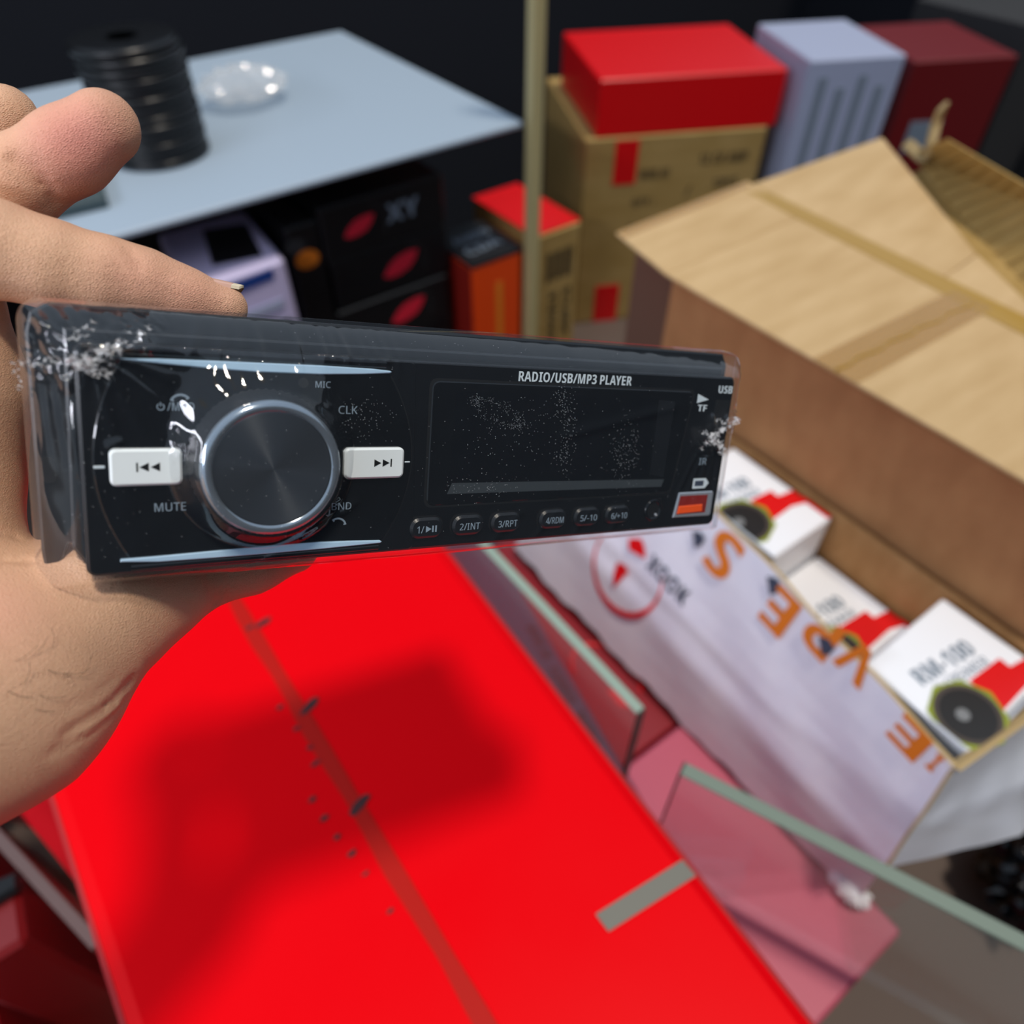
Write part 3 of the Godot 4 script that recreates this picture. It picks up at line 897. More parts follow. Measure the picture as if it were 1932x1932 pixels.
func far_cartons() -> void:
	# tall kraft carton with red stickers, turned
	var a := Vector3(0.984, 0.505, -1.099)
	var dir := Vector3(0.319, 0, 0.157).normalized()
	var turn := -atan2(dir.z, dir.x)
	var o := thing("labelled_carton", "tall kraft carton with red stickers and black print behind the big kraft box", "carton", a, turn)
	part(o, "body", box_mesh(Vector3(0.365, 0.40, 0.36), 0.003, Vector3(0.1825, 0.20, -0.18)), M["kraft_dull"])
	part(o, "red_sticker", box_mesh(Vector3(0.047, 0.085, 0.001), 0.0003, Vector3(0.083, 0.352, 0.0005)), M["red_print"])
	part(o, "red_sticker", box_mesh(Vector3(0.055, 0.09, 0.001), 0.0003, Vector3(0.072, 0.045, 0.0005)), M["red_print"])
	for w in [["MODEL NO", 0.115, 0.318, 0.060, 0.018], ["QTY :", 0.105, 0.262, 0.048, 0.017], ["G.W.", 0.100, 0.208, 0.048, 0.017], ["12 CH AMP", 0.235, 0.338, 0.10, 0.02], ["12PCS", 0.272, 0.290, 0.052, 0.018], ["/", 0.215, 0.275, 0.012, 0.022]]:
		var q := part(o, "lettering", letters(w[0], w[3], w[4], 0.0005, true), M["kraft_print"])
		q.position = Vector3(w[1], w[2], 0.0003)
	var rc := thing("flat_red_carton", "flat red carton lying on top of the tall labelled kraft carton", "carton", a + Vector3(0, 0.40, 0) + dir * 0.02, turn)
	part(rc, "body", box_mesh(Vector3(0.36, 0.10, 0.30), 0.003, Vector3(0.18, 0.05, -0.153)), M["red_print"])
	# blue-white printed carton
	var bw := thing("printed_carton", "pale blue white carton with grey print columns right of the kraft carton", "carton", Vector3(1.33, 0.505, -0.90), turn)
	part(bw, "body", box_mesh(Vector3(0.19, 0.52, 0.24), 0.003, Vector3(0.10, 0.26, -0.12)), M["blue_white"])
	for k in 4:
		part(bw, "print_column", box_mesh(Vector3(0.016, 0.30, 0.001), 0.0002, Vector3(0.04 + 0.04 * k, 0.34 - 0.02 * (k % 2), 0.0005)), M["grey_print"])
	var mr := thing("maroon_box", "dark red carton with a pale label behind the kraft box", "carton", Vector3(1.55, 0.505, -0.82), turn)
	part(mr, "body", box_mesh(Vector3(0.22, 0.50, 0.24), 0.003, Vector3(0.11, 0.25, -0.12)), M["maroon"])
	part(mr, "pale_label", box_mesh(Vector3(0.07, 0.06, 0.001), 0.0002, Vector3(0.075, 0.36, 0.0005)), M["grey_print"])
	for k in 4:
		var x0 := 1.90 + 0.27 * k
		carton("charcoal_carton", "charcoal carton in the dim back row, number %s from the maroon one" % ["one", "two", "three", "four"][k], x0, x0 + 0.25, 0.505 if k == 0 else 0.0, 1.02 + 0.06 * (k % 2), -1.05 + 0.12 * k, -0.78 + 0.12 * k, M["charcoal"], "carton", "charcoal cartons in the back row")

func bags() -> void:
	# black crumpled bag lower right, and a clear bag by the leaning pane
	var blob := func(c: Vector3, r: Vector3, sd: int, amp: float) -> ArrayMesh:
		var n := noise(9.0, FastNoiseLite.TYPE_CELLULAR, sd, 3)
		n.cellular_return_type = FastNoiseLite.RETURN_DISTANCE2_SUB
		var s := SurfaceTool.new()
		s.begin(Mesh.PRIMITIVE_TRIANGLES)
		s.set_smooth_group(-1)
		var U := 44
		var V := 26
		var f := func(i: int, j: int) -> Vector3:
			var th := TAU * (i % U) / U
			var ph := PI * j / V
			var d := Vector3(sin(ph) * cos(th), cos(ph), sin(ph) * sin(th))
			var k := 1.0 + amp * n.get_noise_3dv(d * 0.35 + Vector3(sd, 0, 0))
			var p := d * r * k
			p.y = maxf(p.y, -r.y * 0.8)
			return c + p + Vector3(0, r.y * 0.8, 0)
		for i in U:
			for j in V:
				quad(s, f.call(i, j), f.call(i + 1, j), f.call(i + 1, j + 1), f.call(i, j + 1), c + Vector3(0, r.y * 0.7, 0))
		s.generate_normals()
		return s.commit()
	var b := thing("black_bag", "crumpled shiny black plastic bag at the lower right past the silver flap", "bag", Vector3(0.61, 0.55, 0.13))
	part(b, "bag", blob.call(Vector3.ZERO, Vector3(0.11, 0.075, 0.10), 3, 0.55), M["abs_gloss"])
	var p := thing("clear_bag", "small crumpled white plastic bag below the leaning glass pane", "bag", Vector3(0.40, 0.74, 0.07))
	p.position = Vector3(0.352, 0.751, 0.012)
	part(p, "bag", blob.call(Vector3.ZERO, Vector3(0.018, 0.014, 0.03), 8, 0.5), M["white_print"])
	var cb := thing("crumpled_bag", "clear crumpled plastic bag on the pale blue shelf right of the hose coil", "bag", Vector3(0.44, 1.012, -1.34))
	part(cb, "bag", blob.call(Vector3.ZERO, Vector3(0.11, 0.035, 0.09), 5, 0.5), M["clear_bag"])

# ------------------------------------------------------------------ car stereo, built in millimetres of its own face
func car_stereo() -> void:
	var o := thing("car_stereo", "black single-height car stereo with round knob, shrink-wrapped and held in the hand", "car stereo")
	o.transform = stereo_frame()
	var k := 0.001
	var P := func(called: String, mesh: Mesh, m: String, label := "") -> MeshInstance3D:
		return part(o, called, mesh, M[m], Vector3.ZERO, label)
	var mm := func(a: Array) -> PackedVector2Array:
		var r := PackedVector2Array()
		for i in range(0, a.size(), 2):
			r.append(Vector2(a[i], a[i + 1]) * 0.001)
		return r
	P.call("case", box_mesh(Vector3(0.178, 0.049, 0.105), 0.001, Vector3(0.0935, 0.0265, -0.0705)), "steel_case", "steel case behind the face")
	# trim: outer flange ring behind the face, open at the lower left
	P.call("trim_frame", plate(mm.call([-8.4, 51, -8.4, 3, -7.8, -3.2, -6.4, -3.4, -4.2, 1.0, -3.0, 4.2, -0.5, 4.6, 4, -2.5, 190, -3.2, 194, 0, 194.5, 53, 192, 56.8, -4, 57.2, -7.4, 55]), -0.0165, -0.012, 0.0006), "abs_side")
	P.call("trim_step", plate(mm.call([-2.4, 4.4, 0, 0.3, 188.5, 0.3, 189.5, 52.4, -1.6, 52.4]), -0.012, -0.0085, 0.0006), "abs_black")
	P.call("release_slot", plate(rrect(-0.0072, 0.0186, -0.0046, 0.0246, 0.001), -0.01195, -0.0116), "groove_black")
	P.call("faceplate", plate(rrect(0.0, 0.0, 0.187, 0.050, 0.0022), -0.0086, 0.0, 0.0007), "abs_black")
	var lens := []
	for i in 17:
		var t := i / 16.0
		lens.append_array([2.0 + 24.5 * pow(t - 0.5, 2.0), 47.1 - 43.4 * t])
	for i in 17:
		var t := i / 16.0
		lens.append_array([74.3 - 29.0 * pow(t - 0.5, 2.0), 3.2 + 43.7 * t])
	var left := [0.5, 0.5, 75.9, 0.4, 74.2, 49.6, 0.5, 49.5]
	P.call("left_panel", plate(round_poly(mm.call(left), 0.0018), -0.0002, 0.0003, 0.00025), "abs_black")
	P.call("lens_groove", plate(mm.call(lens), 0.0002, 0.00034), "groove_black")
	var lens2 := PackedVector2Array(mm.call(lens))
	for i in lens2.size():
		lens2[i] = Vector2(0.0381, 0.0252) + (lens2[i] - Vector2(0.0381, 0.0252)) * Vector2(0.992, 0.994)
	P.call("knob_panel", plate(lens2, 0.0003, 0.0007, 0.0003), "abs_gloss")
	# light strips and the lips beyond them
	P.call("light_strip", plate(mm.call([8.1, 47.3, 12, 46.95, 15.6, 46.7, 26.2, 46.1, 35.1, 45.75, 49.5, 45.75, 60, 46.2, 67.0, 46.7, 67.4, 47.0, 67.0, 47.25, 62.5, 47.55, 49.5, 47.8, 35.1, 47.75, 26.2, 47.75, 15.7, 47.65]), 0.0005, 0.0013, 0.0002), "strip_ice", "ice blue light strip above the knob")
	P.call("light_strip", plate(mm.call([6.5, 3.4, 14.3, 2.75, 25.5, 2.65, 35.1, 2.65, 50.4, 2.75, 60, 2.95, 66.3, 3.1, 66.7, 3.45, 66.2, 3.8, 58, 4.25, 50.4, 4.55, 35.1, 4.45, 25.5, 4.3, 14.3, 4.05, 6.6, 3.95]), 0.0005, 0.0013, 0.0002), "strip_ice", "ice blue light strip below the knob")
	for q in [[9.0, 49.2, 66.0, 48.75, 1.15], [8.6, 1.75, 66.0, 1.9, 0.9]]:
		var pth := []
		for i in 9:
			pth.append(Vector3(lerpf(q[0], q[2], i / 8.0), lerpf(q[1], q[3], i / 8.0), 0.15) * k)
		var s := SurfaceTool.new()
		s.begin(Mesh.PRIMITIVE_TRIANGLES)
		s.set_smooth_group(0)
		add_tube(s, pth, q[4] * k, 16)
		P.call("lip", done(s), "abs_gloss")
	# white skip buttons with icons
	for q in [[5.3, 20.6, 19.4, 28.6, -1], [55.9, 20.5, 71.4, 28.3, 1]]:
		var b: MeshInstance3D = P.call("skip_button", plate(rrect(q[0] * k, q[1] * k, q[2] * k, q[3] * k, 0.0013), 0.0004, 0.0022, 0.0005), "button_white", "white back button" if q[4] < 0 else "white forward button")
		var cx: float = (q[0] + q[2]) / 2 + (0.6 if q[4] < 0 else 1.8)
		var cy: float = (q[1] + q[3]) / 2 + 0.1
		var ic := st_new()
		for j in 2:
			var x0: float = cx + (j - 0.5) * 2.2
			var d: float = q[4]
			add_plate(ic, mm.call([x0 - d * 0.9, cy - 0.95, x0 + d * 0.9, cy, x0 - d * 0.9, cy + 0.95]), 0.0021, 0.00227)
		var bx: float = cx + q[4] * 2.45
		add_plate(ic, mm.call([bx - 0.17, cy - 1.0, bx + 0.17, cy - 1.0, bx + 0.17, cy + 1.0, bx - 0.17, cy + 1.0]), 0.0021, 0.00227)
		part(b, "icon", done(ic), M["icon_black"])
	for q in [[2.4, 24.3, 4.5, 24.9], [72.1, 24.1, 73.6, 24.5]]:
		P.call("tick_mark", plate(rrect(q[0] * k, q[1] * k, q[2] * k, q[3] * k, 0.00018), 0.0005, 0.0009, 0.0001), "ink_bright")
	# knob
	var kn: MeshInstance3D = P.call("knob", lathe([Vector2(0.0170, 0.0003), Vector2(0.0168, 0.0016), Vector2(0.0158, 0.0022), Vector2(0.0156, 0.0072), Vector2(0.0150, 0.0080)], 120, 0.00018, 60), "knob_grip", "volume knob with ribbed grip")
	kn.position = Vector3(0.0375, 0.0250, 0)
	part(kn, "chrome_ring", lathe([Vector2(0.0153, 0.0070), Vector2(0.0155, 0.0078), Vector2(0.0152, 0.0086), Vector2(0.0145, 0.0092), Vector2(0.0136, 0.0093), Vector2(0.0131, 0.0089)], 96), M["knob_ring"])
	var dp := []
	var rr := 0.0132
	dp.append(Vector2(rr, 0.0087))
	for i in 60:
		rr = 0.0131 * (1.0 - (i + 1) / 60.0)
		dp.append(Vector2(maxf(rr, 0.00002), 0.0088 + 0.00001 * (i % 2)))
	part(kn, "knob_disc", lathe(dp, 96), M["knob_disc"])
	# microphone hole
	P.call("mic_hole", plate(disc_pts(Vector2(0.0460, 0.0436), 0.0012, 20), 0.0006, 0.00075), "groove_black")
	# display
	P.call("display_groove", plate(round_poly(mm.call([78.4, 11.5, 165.4, 11.7, 170.0, 45.5, 78.2, 45.9]), 0.0026), -0.0002, 0.00008), "groove_black")
	P.call("display_window", plate(round_poly(mm.call([79.1, 12.1, 164.8, 12.3, 169.3, 44.9, 78.9, 45.2]), 0.0024), 0.0, 0.0004, 0.0003), "abs_gloss")
	P.call("display_screen", plate(mm.call([85.4, 18.4, 154.4, 17.4, 153.8, 42.0, 85.7, 43.1]), 0.0003, 0.00046), "screen_dark")
	P.call("screen_bar", plate(mm.call([84.9, 15.2, 160.6, 14.4, 161.4, 16.8, 86.2, 18.2]), 0.0003, 0.00048), "screen_bar", "grey strip under the screen")
	P.call("screen_side", plate(mm.call([155.2, 18.5, 161.0, 17.5, 161.6, 41.5, 155.0, 42.0]), 0.0003, 0.00044), "abs_side")
	# preset buttons
	var cap := ["1/", "2/INT", "3/RPT", "4/RDM", "5/-10", "6/+10"]
	var cu := [79.3, 91.7, 103.8, 119.8, 132.1, 143.8]
	for i in 6:
		var x: float = cu[i]
		P.call("button_well", plate(rrect((x - 5.2) * k, 0.0030, (x + 5.2) * k, 0.0094, 0.0030, 8), -0.0002, 0.00006), "groove_black")
		var b: MeshInstance3D = P.call("preset_button", plate(rrect((x - 4.8) * k, 0.0034, (x + 4.8) * k, 0.0091, 0.0027, 8), 0.0, 0.0014, 0.0007), "abs_side")
		var t := part(b, "lettering", letters(cap[i], (2.0 if i == 0 else 6.2) * k, 0.0019, 0.00006), M["ink"])
		t.position = Vector3((x - (2.9 if i == 0 else 2.7)) * k, 0.0050, 0.00138)
		if i == 0:
			var ic := st_new()
			add_plate(ic, mm.call([x - 0.4, 5.1, x + 1.2, 6.0, x - 0.4, 6.9]), 0.00138, 0.00145)
			for j in 2:
				add_plate(ic, mm.call([x + 1.4 + j * 0.9, 5.1, x + 1.85 + j * 0.9, 5.1, x + 1.85 + j * 0.9, 6.9, x + 1.4 + j * 0.9, 6.9]), 0.00138, 0.00145)
			part(b, "icon", done(ic), M["ink"])
	# jack and slots
	var jk: MeshInstance3D = P.call("jack_ring", lathe([Vector2(0.0037, 0.0), Vector2(0.0036, 0.0006), Vector2(0.0031, 0.0008), Vector2(0.0025, 0.0003), Vector2(0.0022, -0.0002)], 40), "abs_gloss", "round jack socket")
	jk.position = Vector3(0.1589, 0.0067, 0)
	part(jk, "hole", plate(disc_pts(Vector2.ZERO, 0.0024, 24), -0.0004, 0.0002), M["groove_black"])
	part(jk, "contact", plate(disc_pts(Vector2(0.0011, -0.0016), 0.0005, 12), 0.0002, 0.0006, 0.0001), M["steel"])
	P.call("usb_frame", plate(mm.call([167.6, 3.6, 183.9, 3.4, 184.5, 4.0, 184.4, 11.4, 183.8, 12.0, 168.9, 12.0]), -0.0002, 0.0005, 0.0003), "steel", "silver slot frame")
	P.call("usb_slot", plate(mm.call([168.8, 4.7, 181.6, 4.7, 181.8, 10.9, 169.5, 10.9]), 0.0003, 0.00056), "orange_shade")
	P.call("usb_tongue", plate(mm.call([169.0, 4.9, 179.9, 5.2, 179.6, 7.7, 169.3, 7.5]), 0.0004, 0.0010, 0.0002), "usb_orange", "bright orange tongue in the slot")
	P.call("side_slot", plate(mm.call([179.0, 26.0, 185.5, 26.0, 185.8, 42.5, 179.4, 42.5]), -0.0001, 0.00012), "groove_black", "vertical card slot")
	# lettering and icons on the face
	var T := func(t: String, u: float, v: float, w: float, h: float, m: String, z := 0.00068) -> void:
		var q := part(o, "lettering", letters(t, w * k, h * k, 0.00006, m == "ink_bright"), M[m])
		q.position = Vector3(u * k, v * k, z)
	T.call("MIC", 48.8, 42.6, 3.6, 1.5, "ink")
	T.call("CLK", 54.5, 36.5, 4.7, 1.9, "ink")
	T.call("/MOD", 16.9, 36.7, 5.4, 1.8, "ink")
	T.call("MUTE", 13.7, 14.3, 6.4, 1.9, "ink")
	T.call("BND", 53.4, 12.5, 5.0, 1.8, "ink")
	T.call("RADIO/USB/MP3 PLAYER", 104.4, 45.95, 39.3, 2.7, "ink_bright", 0.0)
	T.call("USB", 179.9, 44.7, 6.2, 2.4, "ink_bright", 0.0)
	T.call("TF", 171.9, 38.7, 4.0, 2.1, "ink_bright", 0.0)
	T.call("IR", 176.0, 21.1, 3.3, 2.2, "ink", 0.0)
	P.call("triangle_mark", plate(mm.call([171.2, 41.3, 176.1, 42.5, 171.2, 44.2]), -0.0001, 0.00008), "ink_bright")
	var ring := st_new()
	for i in 14:
		var a0 := deg_to_rad(120 + 300.0 * i / 14)
		var a1 := deg_to_rad(120 + 300.0 * (i + 1) / 14)
		var c := Vector3(15.6, 37.5, 0.72) * k
		quad(ring, c + Vector3(cos(a0), sin(a0), 0) * 0.0008, c + Vector3(cos(a1), sin(a1), 0) * 0.0008, c + Vector3(cos(a1), sin(a1), 0) * 0.00058, c + Vector3(cos(a0), sin(a0), 0) * 0.00058, Vector3(0, 0, -1))
	add_plate(ring, mm.call([15.5, 37.6, 15.7, 37.6, 15.7, 38.5, 15.5, 38.5]), 0.00068, 0.00074)
	P.call("power_icon", done(ring), "ink")
	for q in [[19.6, 39.3, 0.15], [55.0, 9.4, -0.35]]:
		var ph := st_new()
		for i in 10:
			var a0: float = deg_to_rad(150 - 120.0 * i / 10) + q[2]
			var a1: float = deg_to_rad(150 - 120.0 * (i + 1) / 10) + q[2]
			var w0 := 0.62 if i == 0 or i == 9 else 0.36
			var c := Vector3(q[0], q[1] - 1.2, 0.72) * k
			var d0 := Vector3(cos(a0), sin(a0), 0)
			var d1 := Vector3(cos(a1), sin(a1), 0)
			quad(ph, c + d0 * (2.2 + 0.1) * k, c + d1 * 2.3 * k, c + d1 * (2.2 - w0) * k, c + d0 * (2.2 - w0) * k, Vector3(0, 0, -1))
		P.call("phone_icon", done(ph), "ink")
	var bt := st_new()
	add_plate(bt, mm.call([174.7, 13.1, 180.2, 13.1, 181.8, 14.8, 180.2, 16.5, 174.7, 16.5]), -0.0001, 0.00008)
	P.call("drive_icon", done(bt), "ink_bright")
	P.call("drive_icon_core", plate(mm.call([175.5, 13.9, 179.4, 13.9, 179.4, 15.7, 175.5, 15.7]), -0.0001, 0.00012), "slate_print")
	part(o, "shrink_wrap", film_mesh(), M["film"], Vector3.ZERO, "clear wrinkled shrink film round the stereo")
	var dust := part(o, "lint_specks", lint_mesh(), M["lint"])
	dust.set_meta("kind", "stuff")
	var cr := part(o, "torn_film_glint", torn_glint_mesh(), M["torn"], Vector3.ZERO, "torn frayed film at the corner, its white standing in for sun glints")
	cr.set_meta("kind", "stuff")

func stereo_frame() -> Transform3D:
	return Transform3D(Basis(Vector3(0.9213, -0.3309, 0.2044), Vector3(0.3863, 0.8401, -0.3808), Vector3(-0.0457, 0.4297, 0.9018)).orthonormalized(), Vector3(-0.0153, 1.3225, -0.1347))

var fn1: FastNoiseLite
var fn2: FastNoiseLite

func bump1(x: float, w: float) -> float:
	return exp(-x * x / (w * w))

func seg_dist(p: Vector2, a: Vector2, b: Vector2) -> float:
	var h := clampf((p - a).dot(b - a) / (b - a).length_squared(), 0.0, 1.0)
	return (p - a - (b - a) * h).length()

# height of the film over the face plane, millimetres
func film_h(u: float, v: float) -> float:
	var t := maxf(maxf(-u / 9.8, (u - 187.0) / 9.3), maxf((v - 50.0) / 8.0, -v / 5.7))
	var h := 1.7
	if t > 0.0:
		t = minf(t, 1.0)
		h = lerpf(1.7, -10.6, pow(t, 1.25))
		h -= 2.2 * pow(t, 8.0)
	var r := Vector2(u - 37.5, v - 25.0).length()
	var ang0 := atan2(v - 25.0, u - 37.5)
	var lean := clampf(0.5 + 0.75 * cos(ang0 - deg_to_rad(112.0)), 0.0, 1.0)
	var kh := 10.0
	if r > 15.6:
		var x := r - 15.6
		var steep := 10.0 - x * 1.6
		var soft := 10.0 - 1.3 * minf(x, 2.4) - 0.6 * clampf(x - 2.4, 0.0, 6.5) - 0.4 * maxf(x - 8.9, 0.0)
		soft += 0.22 * sin(ang0 * 21.0 + 0.6) * clampf(x / 4.0, 0.0, 1.0)
		soft -= 1.5 * maxf(0.0, v - 49.0) + 0.6 * maxf(0.0, 22.0 - u)
		kh = lerpf(steep, soft, lean * lean)
	var kk := 1.6
	var q := clampf(0.5 + 0.5 * (kh - h) / kk, 0.0, 1.0)
	h = lerpf(h, kh, q) + kk * q * (1.0 - q) * 0.5
	var edge := clampf(1.0 - t, 0.0, 1.0)
	var inside := 1.0 if r > 15.0 else 0.25
	# loose large waves
	h += 0.16 * fn1.get_noise_2d(u * 1.0, v * 1.0) * inside
	# folds fanning from the gathered corner
	var g := Vector2(u - 3.0, v - 49.0)
	var rg := g.length()
	if rg < 60.0:
		var ang := atan2(g.y, g.x)
		var f := sin(ang * 17.0 + 2.2 * fn1.get_noise_2d(u * 0.4 + 90.0, v * 0.4))
		h += 0.55 * exp(-rg / 21.0) * maxf(f, -0.3) * clampf(rg / 5.0, 0.0, 1.0) * inside
	# crumple at the corner and the right-hand tear
	var d := minf(seg_dist(Vector2(u, v), Vector2(-9, 45), Vector2(3, 47)), seg_dist(Vector2(u, v), Vector2(3, 47), Vector2(14, 55)))
	var c1 := exp(-d * d / 14.0)
	var d2 := seg_dist(Vector2(u, v), Vector2(176, 27), Vector2(187, 37))
	var c2 := exp(-d2 * d2 / 16.0)
	h += (c1 * 1.25 + c2 * 1.2) * (absf(fn2.get_noise_2d(u * 3.0, v * 3.0)) * 2.0 - 0.25)
	# little tents of film that catch the light
	for q3 in [[10.4, 50.2, 14.0, 49.6, 1.6, 1.5], [2.6, 56.0, 5.0, 55.8, 0.7, 0.8], [-1.6, 54.0, -1.0, 54.0, 0.7, 0.7], [-5.8, 54.6, -4.4, 48.2, 0.9, 0.9], [-4.9, 53.8, -3.2, 48.0, 0.9, 0.9], [-3.6, 46.0, -1.6, 41.2, 1.0, 1.0], [2.0, 50.6, 5.0, 49.2, 1.1, 1.0], [2.0, 47.2, 3.2, 46.0, 0.8, 0.8], [5.8, 41.6, 6.2, 41.4, 0.5, 0.5], [5.6, 29.2, 7.6, 30.2, 0.7, 0.7], [65.2, 50.0, 65.8, 49.7, 0.7, 0.7], [19.8, 49.0, 20.3, 48.6, 0.6, 0.6], [23.2, 49.2, 23.5, 48.8, 0.6, 0.6], [174.6, 31.2, 176.4, 30.0, 1.1, 1.0], [180.4, 27.8, 181.6, 27.0, 1.1, 0.9], [177.0, 37.2, 178.2, 34.0, 0.9, 0.9], [183.0, 36.4, 186.6, 36.2, 0.9, 0.9], [50.4, 39.0, 50.8, 38.8, 0.6, 0.6]]:
		h += q3[4] * bump1(seg_dist(Vector2(u, v), Vector2(q3[0], q3[1]), Vector2(q3[2], q3[3]) + Vector2(0.01, 0.0)), q3[5])
	# creases running up over the top lip
	for q2 in [[22.0, 0.35, 0.9], [27.5, 0.28, 0.8], [31.5, 0.1, 0.55], [36.0, 0.05, 0.9], [44.5, 0.06, 0.9], [50.5, 0.0, 0.7], [53.0, 0.0, 0.4], [56.0, -0.03, 0.7], [60.0, 0.0, 0.3], [63.0, 0.0, 0.3], [66.0, 0.0, 0.3], [69.0, 0.0, 0.25]]:
		var uu: float = q2[0] + (v - 50.0) * q2[1]
		h += q2[2] * 1.35 * bump1(u - uu, 0.62) * bump1(v - 50.5, 4.2)
	# long folds on the left flange
	for q2 in [[-6.8, 0.10, 0.7], [-4.6, 0.14, 0.6], [-2.4, 0.16, 0.8], [-0.6, 0.02, 0.6]]:
		var uu: float = q2[0] - (v - 46.0) * q2[1] * 0.5
		h += q2[2] * bump1(u - uu, 0.55) * clampf((v - 22.0) / 10.0, 0.0, 1.0) * clampf((50.0 - v) / 6.0, 0.0, 1.0)
	# pull folds under the knob and across the right end
	for i in 6:
		var a := Vector2(30.0 + i * 2.2, -3.0)
		var b := Vector2(49.0 + i * 2.0, 9.0 + i * 1.1)
		var dd := seg_dist(Vector2(u, v), a, b)
		h += 0.42 * bump1(dd, 0.55)
	for i in 5:
		var dd := seg_dist(Vector2(u, v), Vector2(172.0 + i * 2.6, 24.0), Vector2(166.0 + i * 4.4, 10.0 - i))
		h += 0.4 * bump1(dd, 0.6)
	h += 0.45 * bump1(seg_dist(Vector2(u, v), Vector2(120, 31), Vector2(160, 40)), 1.4)
	for i in 4:
		var dd := seg_dist(Vector2(u, v), Vector2(99.0 + i * 14.0, 1.0), Vector2(108.0 + i * 12.5, 9.0))
		h += 0.3 * bump1(dd, 0.8)
	return lerpf(h, minf(h, -9.5), clampf((t - 0.97) / 0.03, 0.0, 1.0)) if t > 0.97 else h

func film_pos(fx: float, fy: float) -> Vector3:
	var u := lerpf(-9.8, 196.3, fx)
	var v := lerpf(-5.7, 58.0, fy)
	# round the corners
	for cx in [[-9.8, 1.0], [196.3, -1.0]]:
		for cy in [[-5.7, 1.0], [58.0, -1.0]]:
			var r := 5.0
			var dx: float = r - (u - cx[0]) * cx[1]
			var dy: float = r - (v - cy[0]) * cy[1]
			if dx > 0.0 and dy > 0.0:
				var mx := maxf(dx, dy)
				var ln := sqrt(dx * dx + dy * dy)
				u += cx[1] * (dx - dx * mx / ln)
				v += cy[1] * (dy - dy * mx / ln)
	return Vector3(u, v, film_h(u, v)) * 0.001

func film_mesh() -> ArrayMesh:
	fn1 = noise(0.07, FastNoiseLite.TYPE_SIMPLEX_SMOOTH, 21, 2)
	fn2 = noise(0.12, FastNoiseLite.TYPE_SIMPLEX, 33, 3)
	var NU := 330
	var NV := 104
	var vs := PackedVector3Array()
	for j in NV + 1:
		for i in NU + 1:
			vs.append(film_pos(float(i) / NU, float(j) / NV))
	var idx := PackedInt32Array()
	var W := NU + 1
	for j in NV:
		for i in NU:
			var a := j * W + i
			idx.append_array([a, a + W, a + 1, a + 1, a + W, a + W + 1])
	# skirt round the rim, drawn in behind the trim
	var rim := []
	for i in NU:
		rim.append(i)
	for j in NV:
		rim.append(j * W + NU)
	for i in range(NU, 0, -1):
		rim.append(NV * W + i)
	for j in range(NV, 0, -1):
		rim.append(j * W)
	var first := vs.size()
	var n := rim.size()
	var lay := [[-14.0, 0.0], [-17.0, 0.0], [-19.5, 0.35], [-22.0, 0.9], [-26.0, 1.0], [-60.0, 1.0]]
	for q in lay:
		for r in rim:
			var p := vs[r] * 1000.0
			var inn := Vector2(clampf(p.x, 3.4, 183.6), clampf(p.y, 0.8, 52.2))
			var o := Vector2(p.x, p.y).lerp(inn, q[1])
			vs.append(Vector3(o.x, o.y, q[0]) * 0.001)
	for l in lay.size():
		for i in n:
			var i2 := (i + 1) % n
			var a: int = rim[i] if l == 0 else first + (l - 1) * n + i
			var b: int = rim[i2] if l == 0 else first + (l - 1) * n + i2
			var c := first + l * n + i
			var d := first + l * n + i2
			idx.append_array([a, b, c, b, d, c])
	var nor := PackedVector3Array()
	nor.resize(vs.size())
	for t in range(0, idx.size(), 3):
		var fnm := (vs[idx[t + 2]] - vs[idx[t]]).cross(vs[idx[t + 1]] - vs[idx[t]])
		for j in 3:
			nor[idx[t + j]] += fnm
	for i in nor.size():
		nor[i] = nor[i].normalized()
	var arr := []
	arr.resize(Mesh.ARRAY_MAX)
	arr[Mesh.ARRAY_VERTEX] = vs
	arr[Mesh.ARRAY_NORMAL] = nor
	arr[Mesh.ARRAY_INDEX] = idx
	var am := ArrayMesh.new()
	am.add_surface_from_arrays(Mesh.PRIMITIVE_TRIANGLES, arr)
	return am

func speck(s: SurfaceTool, u: float, v: float, len: float, wid: float, ang: float) -> void:
	var h := film_h(u, v) + 0.05
	var c := Vector3(u, v, h)
	var a := Vector3(cos(ang), sin(ang), 0) * len * 0.5
	var b := Vector3(-sin(ang), cos(ang), 0) * wid * 0.5
	var up := Vector3(0, 0, wid * 0.6)
	var bend := b * rng.randf_range(-2.0, 2.0)
	var p := [c - a, c + bend - b, c + a, c + bend + b, c + bend + up]
	for t in [[0, 1, 4], [1, 2, 4], [2, 3, 4], [3, 0, 4]]:
		tri(s, p[t[0]] * 0.001, p[t[1]] * 0.001, p[t[2]] * 0.001, (c - Vector3(0, 0, 1)) * 0.001)

